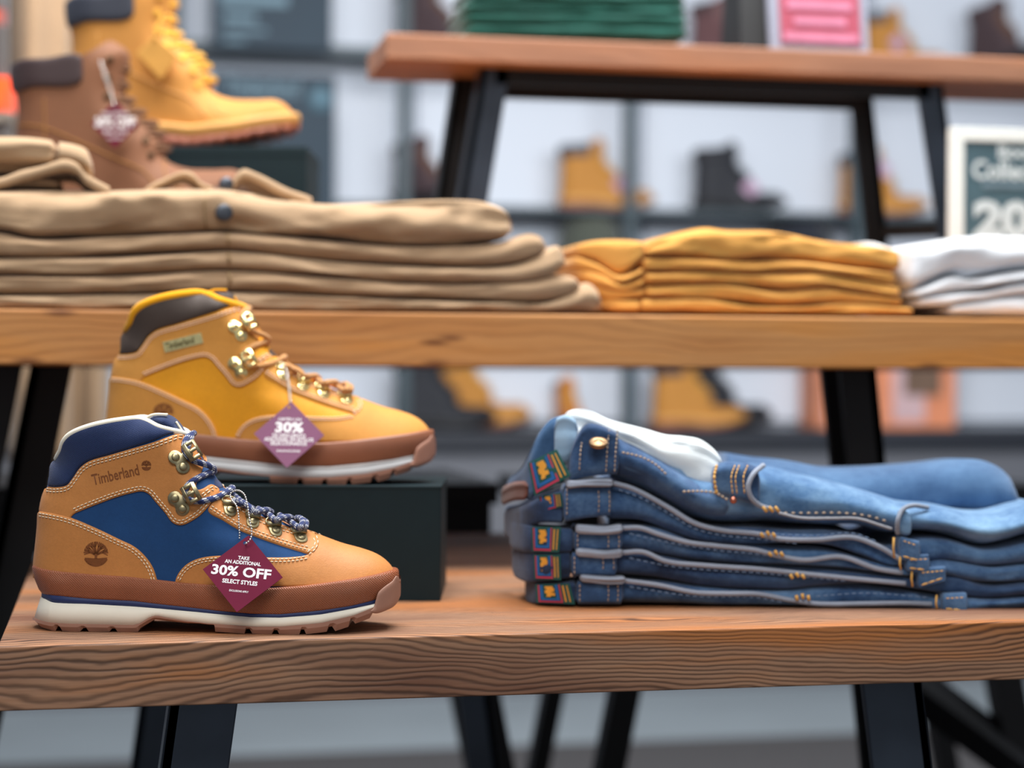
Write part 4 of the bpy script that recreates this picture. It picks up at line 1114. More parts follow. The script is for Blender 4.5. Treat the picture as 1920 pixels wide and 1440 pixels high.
j3 = jean(3, [(1150, 984, 1032), (1233, 990, 1040), (1304, 1014, 1052), (1420, 1022, 1060), (1481, 1026, 1062), (1550, 1030, 1066), (1640, 1052, 1074), (1700, 1062, 1082), (1760, 1048, 1080), (1800, 1052, 1088), (1860, 1062, 1094), (1920, 1058, 1092), (1990, 1054, 1088)],
     [(1076, 996, 1036), (1110, 998, 1032), (1168, 994, 1032)], [(1080, 984, 1002), (1105, 986, 1003), (1135, 988, 1004), (1168, 984, 1001)],
     [(1168, 990), (1200, 990), (1233, 1001), (1290, 1017), (1347, 1024), (1420, 1032), (1454, 1041), (1508, 1050), (1576, 1044), (1644, 1066), (1692, 1074)],
     [(996, 988, .004), (1052, 988, -.004), (1048, 1036, -.004), (998, 1034, .004)], [(955, 975, 1030, .07), (980, 982, 1036, .02), (1010, 988, 1040, .002), (1078, 992, 1036, -.003)],
     (1140, 1160, 1000, 1032), [[(1180, 1000), (1250, 1016), (1347, 1032), (1420, 1039), (1508, 1056)]], [(1455, 1036, .8)], (1700, 1745, 1042, 1040, 1072, 1076), 'middle one of the five folded blue jeans')
j2 = jean(2, [(1140, 908, 974), (1205, 924, 978), (1262, 950, 1000), (1319, 984, 1018), (1420, 990, 1022), (1480, 996, 1020), (1562, 998, 1026), (1620, 1006, 1045), (1671, 1026, 1065), (1720, 1010, 1060), (1780, 1012, 1052), (1850, 1030, 1062), (1920, 1020, 1058), (1990, 1000, 1054)],
     [(1056, 916, 980), (1100, 912, 972), (1148, 912, 968)], [(1062, 902, 918), (1090, 900, 914), (1120, 898, 914), (1150, 898, 914)],
     [(1150, 906), (1180, 914), (1205, 925), (1255, 953), (1300, 980), (1350, 994), (1420, 1001), (1460, 1010), (1530, 1012), (1600, 1008), (1650, 1026), (1690, 1050)],
     [(1010, 930, .003), (1052, 924, -.004), (1055, 950, -.004), (1014, 960, .003)], [(945, 955, 1010, .10), (975, 950, 1005, .03), (1000, 938, 985, .006), (1058, 918, 982, -.003)],
     (1122, 1142, 916, 966), [[(1160, 918), (1205, 935), (1255, 963), (1300, 990), (1350, 1003), (1420, 1010), (1500, 1020)], [(1450, 1002), (1530, 1004), (1600, 1000), (1650, 1018)]], [(1440, 1000, .8)], (1688, 1728, 1006, 1016, 1050, 1058), 'second folded blue jeans from the top, just under the opened pair')
# ---- the top pair lies opened at the waist
x0 = Pd(1150, 900, DJ); j1 = empty('folded_jeans', (x0.x, x0.y, ZB), 0, 'topmost blue jeans of the stack with brass button and white pocket lining showing', 'jeans', 'folded blue jeans in a stack'); OJ = j1.location
slab('leg', [(1150, 800, 900), (1200, 820, 918), (1250, 846, 946), (1300, 880, 972), (1340, 892, 982), (1400, 880, 984), (1450, 878, 982), (1500, 890, 986), (1560, 905, 988), (1620, 920, 990), (1680, 938, 1004), (1720, 950, 1000), (1780, 955, 1006), (1850, 968, 1026), (1890, 968, 1018), (1940, 955, 1004), (1990, 945, 1000)], DEN_L, j1, back=.20, d=DJ, ry=.05, wr=.003, seed=.8, e=.9, end=(0, 30), ny=12)
slab('back_leg', [(1370, 852, 960), (1420, 860, 960), (1481, 866, 965), (1562, 880, 970), (1644, 880, 980), (1752, 872, 985), (1833, 864, 985), (1874, 870, 990), (1905, 890, 995), (1925, 925, 990)], DEN_B, j1, back=.13, d=DJ + .10, ry=.05, wr=.002, seed=5.8, e=.9, end=(0, 24), ny=10)
slab('waistband', [(1066, 862, 902, .004), (1080, 822, 900), (1100, 795, 896), (1120, 796, 893), (1162, 814, 890)], DEN, j1, back=.05, d=DJ - .010, ry=.012, wr=.001, seed=2.9, e=.6, end=(6, 5), step=4)
slab('front_panel', [(1158, 818, 892), (1200, 838, 905), (1240, 858, 930), (1290, 890, 958), (1330, 912, 970), (1380, 930, 972)], DEN, j1, back=.06, d=DJ - .006, ry=.03, wr=.0016, seed=3.3, e=.9, end=(0, 30))
slab('pocket_lining', [(1058, 772, 830), (1085, 768, 830), (1110, 772, 840), (1140, 786, 850), (1180, 797, 860), (1215, 806, 880), (1250, 816, 900), (1285, 819, 910), (1318, 826, 920), (1345, 846, 925), (1362, 872, 915)], LINING, j1, back=.05, d=DJ + .012, ry=.02, wr=.005, seed=6.1, e=.9, end=(16, 12), ny=12)
slab('back_waistband', [(950, 900, 940, .10), (975, 880, 930, .05), (992, 850, 938, .016), (1015, 806, 920, .010), (1035, 785, 910, .012), (1062, 778, 905, .018)], DEN_B, j1, back=.03, d=DJ, ry=.008, wr=.002, seed=7.7, e=.6, end=(8, 6), step=4)
slab('inner_facing', [(1040, 786, 868, .004), (1060, 778, 868, .002), (1084, 790, 850, .004)], m_cloth('pale_blue_facing', srgb(150, 180, 206), var=.1), j1, back=.02, d=DJ, ry=.006, wr=.002, seed=3.7, e=.8, end=(5, 5), step=4)
label_patch(j1, [(990, 868, -.002), (1044, 842, -.004), (1070, 892, -.010), (1002, 930, -.004)], DJ)
slab('back_lining', [(940, 915, 950, .10), (962, 905, 940, .05), (990, 902, 938, .01)], BROWNL, j1, back=.02, d=DJ, ry=.006, wr=.002, seed=1.7, end=(5, 5), step=4)
# fly end: folded denim piece with gold stitching, pocket opening behind it
slab('fly', [(1338, 880, 925), (1356, 868, 930), (1385, 868, 938), (1410, 872, 946), (1428, 880, 950)], DEN, j1, back=.04, d=DJ - .010, ry=.014, wr=.001, seed=9.3, e=.7, end=(6, 6), step=4)
mb = MB()
for k, (xa, xb) in enumerate(((1344, 1338), (1378, 1368), (1386, 1376), (1402, 1390))):
    dashes(mb, [(xa, 872, -.013), ((xa + xb) / 2 - 2, 895, -.0235), (xb + 6, 928, -.020)], .0016 if k == 0 else .0007, OJ, DJ + .004, .004, .0006)
mb.build('fly_stitching', GOLD, j1)
cord('pocket_edge', [(1432, 872, -.010), (1412, 890, -.020), (1403, 912, -.022), (1408, 932, -.020), (1425, 948, -.014), (1446, 955, -.008)], .0024, PIPE, j1, d=DJ + .004)
mb = MB()
for bx in (1434, 1446, 1457): mb.tube([Pd(bx - 4, 950, DJ - .012) - OJ, Pd(bx + 4, 960, DJ - .012) - OJ], .0016, 6)
mb.build('bartack', GOLD, j1)
cord('side_seam', [(1460, 962, -.006), (1500, 971, -.006), (1560, 972, -.006), (1610, 973, -.006), (1650, 985, -.006), (1672, 992, -.006)], .0014, SEAM, j1, d=DJ - .001)
mb = MB()
mb2 = MB(); dashes(mb2, [(1470, 962), (1520, 962), (1580, 962), (1630, 968), (1665, 978)], .0011, OJ, DJ - .006, .003, .004); mb2.build('stitching', TANTH, j1)
mb = MB()
for xx, yy in ((1088, 0), (1138, 0), (1154, 0)):
    dashes(mb, [(xx + 4, 806 if xx > 1100 else 822, -.012), (xx, 850, -.0215), (xx - 2, 888, -.018)], .00075, OJ, DJ + .006, .003, .0012)
dashes(mb, [(1166, 848, -.026), (1200, 856, -.026), (1225, 868, -.026), (1250, 890, -.022)], .0011, OJ, DJ + .012, .003, .001)
mb.build('stitching', TANTH, j1); mb = MB()
dashes(mb, [(1280, 922, -.020), (1310, 921, -.020), (1340, 924, -.020), (1366, 938, -.020)], .0013, OJ, DJ + .008, .003, .001)
mb.build('stitching', TANTH, j1)
hm = slab('hem', [(1684, 956, 1000), (1700, 958, 1006), (1712, 972, 1002)], DEN_L, j1, back=.05, d=DJ - .008, ry=.008, wr=.001, seed=.2, e=.6, end=(4, 6), step=3)
cord('hem_edge', [(1683, 1000, -.004), (1684, 975, -.012), (1692, 956, -.006), (1712, 948, .004), (1740, 952, .014)], .0022, PIPE, j1, d=DJ - .002)
mb = MB(); p = Pd(1122, 830, DJ - .0175) - OJ; n_ = (-fwd0 * .5 + up0 * 1.0).normalized(); t1_ = rgt0; t2_ = n_.cross(t1_)
disc_stack(mb, p, t1_, t2_, n_, [(.0082, -.002), (.0086, .0005), (.0080, .0016), (.0062, .0010), (.0050, .0004), (.0028, .0022), (.0005, .0026)], 22)
mb.build('button', BRASS, j1)
mb = MB(); mb.sphere(Pd(1375, 938, DJ - .016) - OJ, .0035); mb.build('rivet', m_metal('copper', srgb(190, 120, 100), .35), j1)

# ------------------------------------------------------------------ khaki trousers on the middle table
KH = m_cloth('khaki_twill', srgb(188, 158, 126), var=.06); KH2 = m_cloth('khaki_twill_darker', srgb(178, 148, 117), var=.06)  # KH2: slightly darker khaki for alternate layers and some rolled parts
VK = MV0 + .006
def pile(name, cat, group, layers, mats, labels, v, back, ry=.018, wr=.0014, wr0=None, e=.7, end=(20, 24), seed0=0, zb=None):
    out = []
    for i, (st, lab) in enumerate(zip(layers, labels)):
        q = Pv((st[0][0] + st[-1][0]) / 2, 0, v); root = empty(name, (q.x, v, zb), 0, lab, cat, group); out.append(root)
        slab('cloth_body', st, mats[i % len(mats)], root, back=back, v=v, ry=ry * (1.5 if i == 0 and wr0 else 1), wr=wr0 if (wr0 and i == 0) else wr, seed=seed0 + i * 2.13, e=e, end=end)
    return out
KL = [
 [(-180, 356, 420), (0, 353, 431), (60, 352, 443), (150, 353, 441), (390, 350, 431), (430, 352, 431), (520, 368, 437), (600, 378, 441), (700, 376, 452), (780, 373, 456), (860, 371, 456), (910, 374, 452), (945, 386, 448), (971, 404, 440)],
 [(-180, 424, 484), (0, 434, 480), (60, 446, 481), (200, 443, 476), (400, 434, 466), (430, 434, 466), (520, 440, 476), (640, 452, 487), (746, 460, 493), (892, 458, 497), (950, 450, 494), (1000, 436, 484), (1031, 446, 474)],
 [(-180, 488, 520), (0, 483, 513), (200, 480, 514), (410, 470, 503), (430, 469, 503), (640, 490, 517), (746, 496, 526), (892, 500, 529), (980, 492, 528), (1030, 466, 520), (1052, 458, 508), (1068, 478, 500)],
 [(-180, 523, 550), (0, 516, 550), (200, 517, 548), (430, 506, 543), (640, 520, 552), (746, 529, 557), (892, 532, 560), (1000, 524, 565), (1050, 514, 560), (1085, 520, 548), (1098, 536, 545)],
 [(-180, 553, 579), (0, 553, 579), (200, 551, 580), (430, 546, 581), (640, 555, 582), (746, 560, 582), (950, 566, 583), (1030, 566, 584), (1080, 545, 584), (1105, 528, 584), (1128, 545, 584), (1138, 565, 583)]]
KN = ['topmost folded khaki trousers with a grey button at the waist', 'second folded khaki trousers from the top of the khaki stack', 'middle layer of the five folded khaki trousers', 'folded khaki trousers second from the bottom of the khaki stack', 'lowest folded khaki trousers resting on the orange pine table']
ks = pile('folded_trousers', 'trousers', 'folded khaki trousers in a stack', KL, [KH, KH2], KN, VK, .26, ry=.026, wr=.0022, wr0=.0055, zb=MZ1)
k1 = ks[0]; OK_ = k1.location
def vcord(name, pts, r, mat, parent): return cord(name, pts, r, mat, parent, v=VK)
SHT = m_plain('khaki_thread', srgb(150, 122, 86), .8, bump=0)
vcord('fly_seam', [(386, 356, .018), (384, 372, -.0004), (384, 395, -.002), (386, 420, .001), (388, 430, .01)], .0011, SHT, k1)
for i, (k, yt, yb) in enumerate(((ks[1], 436, 464), (ks[2], 472, 500), (ks[3], 508, 541), (ks[4], 549, 579))):
    vcord('fly_seam', [(428, yt + 1, .012), (426 + i * 2, yt + 6, .002), (428 + i * 2, (yt + yb) / 2, -.0012), (429, yb - 5, .003)], .0016, SHT, k)
mb = MB(); disc_stack(mb, Pv(420, 399, VK - .004) - OK_, Vector((1, 0, 0)), Vector((0, 0, 1)), Vector((0, -1, 0)), [(.0092, -.002), (.0092, .001), (.0078, .0022), (.0040, .0016), (.001, .0024)], 22)
mb.build('button', m_metal('gunmetal', srgb(92, 96, 104), .4), k1)
# waist parts standing up behind the top fold
def ribbon(name, pts, wd, th, mat, parent, v, depth=.05, ny=5):
    """strip of cloth seen edge-on, running back from the given outline"""
    org = parent.location; P = smooth_line([tuple(Pv(p[0], p[1], v + (p[2] if len(p) > 2 else 0))) for p in pts], .004); V = []; F = []
    n = len(P)
    for j in range(ny + 1):
        for i in range(n):
            q = Vector(P[i]) + Vector((0, depth * j / ny, math.sin(i * .5 + j) * .0008 - .004 * (j / ny))); V.append(q - org)
    for j in range(ny + 1):
        for i in range(n):
            q = Vector(P[i]) + Vector((0, depth * j / ny, -th - .004 * (j / ny))); V.append(q - org)
    N = (ny + 1) * n
    for j in range(ny):
        for i in range(n - 1):
            a = j * n + i; F.append((a, a + 1, a + n + 1, a + n)); F.append((N + a, N + a + n, N + a + n + 1, N + a + 1))
    for i in range(n - 1): F.append((i, N + i, N + i + 1, i + 1)); a = ny * n + i; F.append((a, a + 1, N + a + 1, N + a))
    F.append((0, n, N + n, N)); 
    return mesh(name, V, F, mat, parent)
ribbon('waistband', [(272, 353), (300, 338), (345, 320), (362, 326), (376, 340), (400, 349)], 0, .006, KH, k1, VK + .05)
ribbon('waistband', [(430, 350, 0), (448, 322), (458, 316), (478, 322), (520, 345), (560, 360), (585, 372)], 0, .010, KH, k1, VK + .05)
mb = MB(); disc_stack(mb, Pv(424, 346, VK + .045) - OK_, Vector((1, 0, 0)), Vector((0, 0, 1)), Vector((0, -1, 0)), [(.008, -.002), (.008, .001), (.006, .002), (.001, .0024)], 18); mb.build('button', m_metal('gunmetal', srgb(92, 96, 104), .4), k1)
# extra pairs at the far left
q = Pv(0, 300, VK + .02)
kx = empty('folded_trousers', (q.x, q.y, Pv(0, 352, VK).z), 0, 'loosely rolled khaki trousers on top of the khaki stack at the left edge', 'trousers')
slab('cloth_body', [(-160, 256, 300), (0, 252, 302), (60, 254, 304), (104, 262, 305), (108, 264, 306)], KH, kx, back=.16, v=VK + .02, ry=.025, wr=.002, seed=31, e=.8, end=(10, 4))
slab('waistband', [(106, 262, 306), (140, 268, 310), (160, 276, 320), (172, 290, 332)], KH, kx, back=.12, v=VK + .016, ry=.02, wr=.0014, seed=33, e=.8, end=(4, 12), step=4)
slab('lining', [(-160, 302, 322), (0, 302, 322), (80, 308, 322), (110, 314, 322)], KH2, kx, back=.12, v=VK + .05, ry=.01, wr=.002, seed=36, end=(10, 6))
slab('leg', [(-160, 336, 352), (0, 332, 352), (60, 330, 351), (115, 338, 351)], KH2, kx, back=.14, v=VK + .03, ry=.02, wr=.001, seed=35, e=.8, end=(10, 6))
ribbon('leg_fold', [(-160, 342), (0, 332), (50, 318), (95, 305), (125, 300), (145, 306), (160, 324), (180, 338), (206, 350)], 0, .010, KH, kx, VK + .012, .1)

# ------------------------------------------------------------------ mustard stack
MU = m_cloth('mustard_cotton', srgb(228, 166, 84), var=.05); VY = MV0 + .02
YL = [
 [(1208, 462, 478), (1230, 448, 479), (1262, 438, 480), (1300, 429, 481), (1330, 424, 482), (1370, 429, 485), (1450, 430, 484), (1500, 438, 485), (1560, 450, 491), (1620, 456, 499), (1680, 464, 507), (1700, 474, 506)],
 [(1206, 482, 506), (1329, 485, 506), (1409, 489, 509), (1485, 487, 507), (1597, 500, 517), (1692, 511, 534)],
 [(1208, 510, 533), (1329, 510, 530), (1409, 513, 534), (1485, 511, 541), (1553, 513, 536), (1597, 521, 542), (1698, 538, 557)],
 [(1210, 537, 555), (1373, 534, 560), (1463, 545, 570), (1553, 539, 566), (1597, 546, 565), (1704, 560, 573)],
 [(1200, 559, 583), (1329, 560, 584), (1418, 573, 585), (1508, 573, 586), (1597, 567, 587), (1700, 576, 588), (1722, 578, 588)]]
YN = ['topmost folded mustard shirt of the mustard stack', 'second folded mustard shirt from the top', 'middle one of the five folded mustard shirts', 'folded mustard shirt second from the bottom', 'lowest folded mustard shirt resting on the orange pine table']
ys = pile('folded_shirt', 'shirt', 'folded mustard shirts in a stack', YL, [MU], YN, VY, .24, ry=.024, wr=.002, wr0=.004, end=(8, 16), seed0=50, zb=MZ1)
SL_ = [[(1082, 458, 474, .05), (1120, 450, 486, .03), (1165, 448, 512, .01), (1190, 449, 500), (1212, 452, 478)], [(1080, 478, 500, .05), (1120, 492, 512, .03), (1165, 516, 530, .006), (1210, 500, 512)],
       [(1086, 500, 520, .05), (1130, 514, 536, .02), (1170, 532, 546, .006), (1212, 518, 534)], [(1096, 520, 546, .05), (1140, 540, 560, .02), (1212, 542, 556)], [(1118, 548, 582, .04), (1160, 560, 583, .01), (1206, 562, 584)]]
for i, (r_, st) in enumerate(zip(ys, SL_)):
    slab('sleeve_fold', st, MU, r_, back=.20, v=VY, ry=.016, wr=.0012, seed=70 + i, e=.8, end=(10, 6), step=5)
# ------------------------------------------------------------------ white stack
WH = m_cloth('white_cotton', srgb(236, 240, 246), var=.03); VW = MV0 + .03
WL = [
 [(1632, 449, 462, .06), (1660, 455, 490, .05), (1690, 462, 530, .02), (1712, 458, 543), (1750, 452, 528), (1795, 445, 511), (1821, 442, 519), (1860, 438, 513), (1920, 440, 503), (2100, 440, 500)],
 [(1712, 546, 558), (1750, 532, 552), (1795, 516, 545), (1821, 522, 542), (1920, 507, 528), (2100, 502, 520)],
 [(1722, 561, 574), (1780, 550, 572), (1800, 548, 568), (1850, 546, 560), (1920, 531, 552), (2100, 524, 546)],
 [(1780, 574, 588), (1800, 571, 589), (1850, 562, 590), (1920, 555, 592), (2100, 550, 594)]]
WN = ['topmost folded white shirt at the right edge', 'second folded white shirt from the top', 'third folded white shirt from the top of the white stack', 'lowest folded white shirt on the middle table']
pile('folded_shirt', 'shirt', 'folded white shirts in a stack', WL, [WH], WN, VW, .26, ry=.03, wr=.0018, wr0=.004, end=(12, 0), seed0=90, zb=MZ1)
# ------------------------------------------------------------------ green stack on the raised bench
GR = m_cloth('bottle_green_knit', srgb(18, 74, 64), var=.12); VG = HV0 + .02
gy = [(-34, -16), (-14, 4), (6, 22), (24, 44), (46, 68)]
GLs = [[(868 + k * 2 + (14 if k < 2 else 0), a - 1, b - 3), (1000, a, b), (1150, a + 1, b + 3), (1290 + k, a + 4, b + 4)] for k, (a, b) in enumerate(gy)]
GN = ['topmost folded green sweater on the raised bench', 'second folded green sweater from the top', 'middle one of the five folded green sweaters', 'folded green sweater second from the bottom', 'lowest folded green sweater resting on the brown pine top']
pile('folded_sweater', 'sweater', 'folded green sweaters in a stack', GLs, [GR], GN, VG, .15, ry=.02, wr=.0014, end=(10, 10), seed0=120, zb=HZ1)
# ------------------------------------------------------------------ the room behind
VW_, VS_ = 5.70, 5.46                                  # back panel and shelf front
def struct(o): o['kind'] = 'structure'; return o
CONC = m_plain('polished_concrete', srgb(146, 156, 163), .45, var=.06, nscale=2.5, bump=.03)
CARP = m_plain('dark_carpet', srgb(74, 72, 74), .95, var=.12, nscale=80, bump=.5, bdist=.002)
WALLP = m_plain('pale_wall_panel', srgb(206, 214, 228), .6, var=.03, nscale=2, bump=.03)
SHM = m_plain('slate_shelf_paint', srgb(56, 72, 80), .5, var=.06, bump=.05)
BASEM = m_plain('grey_base_panel', srgb(104, 106, 114), .6, var=.05, nscale=3, bump=.05); INK = m_plain('dark_navy_paint', srgb(34, 38, 48), .5, var=.08, bump=.05)
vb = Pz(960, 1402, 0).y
struct(boxobj('floor', (-4, -1, -.05), (6, 7, 0), CONC))
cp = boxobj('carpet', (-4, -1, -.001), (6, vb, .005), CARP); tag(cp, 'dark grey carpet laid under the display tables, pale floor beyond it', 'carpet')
struct(boxobj('wall_back', (-4, VW_, 0), (6, VW_ + .1, 3.4), WALLP))
struct(boxobj('wall_left', (-4.1, -1, 0), (-4, 7, 3.4), WALLP)); struct(boxobj('wall_right', (6, -1, 0), (6.1, 7, 3.4), WALLP))
def zsh(py): return Pv(960, py, VS_).z
ux0, ux1 = -1.6, 4.2
unit = empty('boot_shelving', (ux0, VS_, 0), 0, 'slate grey wall shelving full of boots behind the display tables', 'shelving'); OU = unit.location
def uz(lo, hi, name, mat, bev=.002):
    return boxobj(name, tuple(Vector(lo) - OU), tuple(Vector(hi) - OU), mat, unit, bev)
SH = [zsh(98) + .0, zsh(386), zsh(600)]
for z, th in ((SH[0], .028), (SH[1], .014), (SH[2], .016)): uz((ux0, VS_, z - th), (ux1, VW_, z), 'shelf', SHM)
ZBASE = zsh(806)
uz((ux0, VS_ - .06, ZBASE - .055), (ux1, VW_, ZBASE), 'base_top', INK)
uz((ux0, VS_ - .02, 0), (ux1, VW_, ZBASE - .055), 'base_panel', BASEM)
upx = [330, 760, 1185, 1612, 2040, -100]
for px in upx:
    x = Pv(px, 300, VS_).x; uz((x - .016, VS_ + .005, ZBASE), (x + .016, VS_ + .05, 2.6), 'upright', SHM, .001)
# pale panels between the uprights (lit cartons / back boards of the bays)
for i, (a, b) in enumerate(((350, 740), (780, 1165), (1205, 1590), (1632, 2020))):
    xa, xb = Pv(a, 300, VW_ - .02).x, Pv(b, 300, VW_ - .02).x
    uz((xa, VW_ - .03, ZBASE + .02), (xb, VW_ - .008, 2.5), 'back_board', m_plain('white_board', srgb(216, 223, 236), .5, var=.02, nscale=2, bump=0))

# ---- six-inch boots
GB = [(4, 22), (0, 60), (2, 100), (3, 150), (-2, 172), (-3, 192)]
GF = [(120, 226), (139, 212), (137, 180), (136, 156), (149, 139), (168, 121), (181, 101), (186, 80), (208, 70), (243, 68), (270, 68), (284, 60), (293, 46), (296, 32)]
GC = [(-3, 192), (10, 197), (45, 198), (88, 202), (108, 214), (120, 226)]
mm = lambda L: np.array(L, float) / 1000
gb, gf, gc = (smooth_line(mm(x), .004) for x in (GB, GF, GC))
def g_w(x): return np.interp(x, [0, .05, .12, .18, .24, .3], [.034, .036, .038, .047, .050, .044])
GSH = Shell([gb, gf], lambda x, z: np.interp(x, [0, .12, .2, .3], [.042, .042, .05, .07]), lambda x, z: g_w(x) * np.interp(z, [.03, .08, .2], [1, .97, .95]))
G_MESH = {}
def work_boot(loc, rz, upper, collar, sole, mid, label, lacec, group=None, scale=1.0, fine=True, name='boot', flip=False):
    root = empty(name, loc, rz, label, 'boot', group, scale)
    def mk(nm, mat, fn, par=root):
        if nm in G_MESH:
            me = G_MESH[nm].copy(); me.materials.clear(); me.materials.append(mat); o = bpy.data.objects.new(nm, me); COL.objects.link(o); o.parent = par; return o
        o = fn(); G_MESH[nm] = o.data; return o
    def f_up():
        bot = mm([(290, 40), (222, 24), (160, 18), (90, 24), (10, 26)])
        V, F, pl = fill(np.concatenate([gb, gc[1:], gf[1:], bot]), .008, [.0006, .002, .0045, .009]); mb = MB()
        for sd in (-1, 1): mb.add(GSH.pos(V, 0, sd)[0], F)
        return mb.build('upper', upper, root, weld=.0001)
    mk('upper', upper, f_up)
    def f_col():
        pol = smooth_line(mm([(2, 160), (30, 163), (89, 170), (91, 186), (88, 202), (45, 199), (8, 197), (-3, 192), (-3, 176)]), .003, True)
        V, F, pl = fill(pol, .006, [.0006, .002, .004]); d, _ = seg_dist(V, pl, True); k = np.clip(d / .005, 0, 1); off = .0003 + .0035 * np.sqrt(1 - (1 - k) ** 2); mb = MB()
        for sd in (-1, 1): mb.add(GSH.pos(V, off, sd)[0], F)
        return mb.build('collar_padding', collar, root)
    mk('collar_padding', collar, f_col)
    xs = np.array(sorted(set(np.round((.296 + .004) * (1 - np.cos(np.linspace(0, math.pi, 90))) / 2 - .004, 5)))); x0, x1 = xs[0], xs[-1]
    a = np.clip((xs - x0) / .042, 0, 1); b = np.clip((x1 - xs) / .07, 0, 1); ww = g_w(xs) * np.sqrt(1 - (1 - a) ** 2) * np.sqrt(1 - (1 - b) ** 2) + .002
    zt = np.interp(xs, [0, .1, .165, .222, .293], [.038, .037, .029, .035, .050]); zm = zt - .016; zb_ = np.interp(xs, [0, .08, .084, .10, .104, .165, .222, .296], [0, 0, .008, .008, .004, .0, .008, .027])
    mk('midsole', mid, lambda: band('midsole', xs, ww, [(zm, .003), (zt - .003, .0045), (zt, .003), (zt, -.003)], mid, root))
    def f_out():
        z2 = zb_ + .004 * (np.sin(xs * 2 * math.pi / .016) > .45); return band('outsole', xs, ww, [(z2, .001), (zm, .0035)], sole, root)
    mk('outsole', sole, f_out)
    def f_lace():
        mb = MB(); fr = smooth_line(mm([(188, 84), (183, 103), (169, 123), (150, 141), (137, 158), (137, 182), (138, 206)]), .003); n = len(fr)
        for k in range(7):
            i = int((n - 1) * (k + .3) / 7.2); p = fr[i]; t = fr[min(i + 3, n - 1)] - fr[max(i - 3, 0)]; t /= np.linalg.norm(t)
            sd = 1 if k % 2 else -1
            mb.tube(smooth_line([(p[0] - .020, -.026, p[1] - .004), (p[0] - .006, -.017, p[1] + .001), (p[0] + .003, 0, p[1] + .003), (p[0] - .006 + t[0] * .008, .017, p[1] + t[1] * .008), (p[0] - .020, .026, p[1])], .004), .0024, 8)
            mb.tube(smooth_line([(p[0] - .020, .026, p[1] - .004), (p[0] - .004, .012, p[1] + .002), (p[0] + .004, 0, p[1] + .004), (p[0] - .006 + t[0] * .008, -.017, p[1] + t[1] * .008), (p[0] - .018, -.027, p[1])], .004), .0024, 8)
        return mb.build('laces', lacec, root)
    mk('laces', lacec, f_lace)
    if fine:
        def f_eye():
            mb = MB(); fr = mm([(172, 82), (166, 100), (152, 117), (132, 134), (119, 154), (119, 176), (122, 198)])
            for p in fr:
                q, t1, t2, n_ = GSH.frame(p[0], p[1]); disc_stack(mb, q, t1, t2, n_, [(.0045, .0006), (.0045, .0022), (.0028, .0026), (.0010, .0014)], 12)
            return mb.build('eyelets', lacec, root)
        mk('eyelets', m_metal('boot_eyelet_brass', srgb(236, 196, 96), .2) if upper is WHT else m_metal('boot_eyelet_bronze', srgb(96, 76, 58), .4), f_eye)
        def f_st():
            mb = MB()
            for ln in ([(8, 120), (40, 116), (90, 96), (130, 78), (165, 62), (185, 40)], [(8, 60), (30, 74), (42, 92), (44, 150)], [(186, 78), (190, 60), (200, 46), (214, 40)]):
                P = smooth_line(mm(ln), .004); mb.tube(GSH.pos(P, .0006)[0], .0008, 5)
            return mb.build('seams', mid, root)
        mk('seams', m_plain('boot_thread', srgb(170, 120, 60), .8, bump=0), f_st)
    return root
WHT = m_leather('wheat_leather', srgb(192, 132, 60), .7, .08, .15); BRN = m_leather('brown_leather', srgb(134, 90, 64), .7, .10, .2); BLK = m_leather('black_leather', srgb(34, 36, 44), .6)
CHR = m_leather('dark_collar_leather', srgb(66, 52, 54), .5); CHB = m_leather('slate_collar_leather', srgb(52, 56, 68), .45); GUM = m_plain('gum_sole', srgb(150, 84, 62), .5, bump=.1); TSOLE = m_plain('tan_midsole', srgb(212, 160, 90), .5, bump=.05); BSOLE = m_plain('black_sole', srgb(30, 30, 34), .5, bump=.05)
YLACE = m_cloth('yellow_lace', srgb(228, 176, 70)); BLACE = m_cloth('black_lace', srgb(26, 26, 30)); NLACE = m_cloth('brown_lace', srgb(120, 84, 60)); DBRN = m_leather('dark_brown_leather', srgb(74, 58, 62), .7)
def onb(px, py, D): p = Pd(px, py, D); return p
# yellow and brown boots on risers on the middle table, left
DY = 2.50; p = Pd(130, 285, DY); yb = work_boot((p.x, p.y, p.z), -A, WHT, CHB, GUM, TSOLE, 'yellow six-inch work boot on a dark riser above the khaki trousers', YLACE)
fz = p.z
q = Pd(575, 300, DY - .07); rz_ = empty('riser_box', (q.x, q.y, MZ1), -A, 'tall dark green card riser carrying the yellow work boot', 'box')
boxobj('box_base', (-.32, 0, 0), (0, .16, fz - MZ1 - .002), CARTON, rz_, .001); boxobj('lid', (-.3206, -.0006, fz - MZ1 - .012), (.0006, .1606, fz - MZ1), CARTON, rz_, .0008)
# leather fob on the yellow boot
fobm = m_leather('fob_leather', srgb(206, 152, 72), .7)
c = [Pd(x, y, DY - .052) for x, y in ((290, 66), (334, 104), (302, 152), (254, 100))]
cc_ = sum(c, Vector()) / 4; fo = empty('leather_fob', cc_, 0, 'small tan leather fob hanging from the laces of the yellow work boot', 'fob'); mb = MB(); V = [v - cc_ for v in c] + [v - cc_ + fwd0 * .003 for v in c]
mb.add(V, [(0, 1, 2, 3), (7, 6, 5, 4), (0, 4, 5, 1), (1, 5, 6, 2), (2, 6, 7, 3), (3, 7, 4, 0)]); bevel(mb.build('leather_tab', fobm, fo, smooth=False), .002, 3)
mb = MB(); mb.tube(smooth_line([tuple(Pd(x, y, d_) - cc_) for x, y, d_ in ((290, 74, DY - .054), (296, 50, DY - .052), (306, 30, DY - .048))], .004), .0016, 7); mb.build('cord', YLACE, fo)
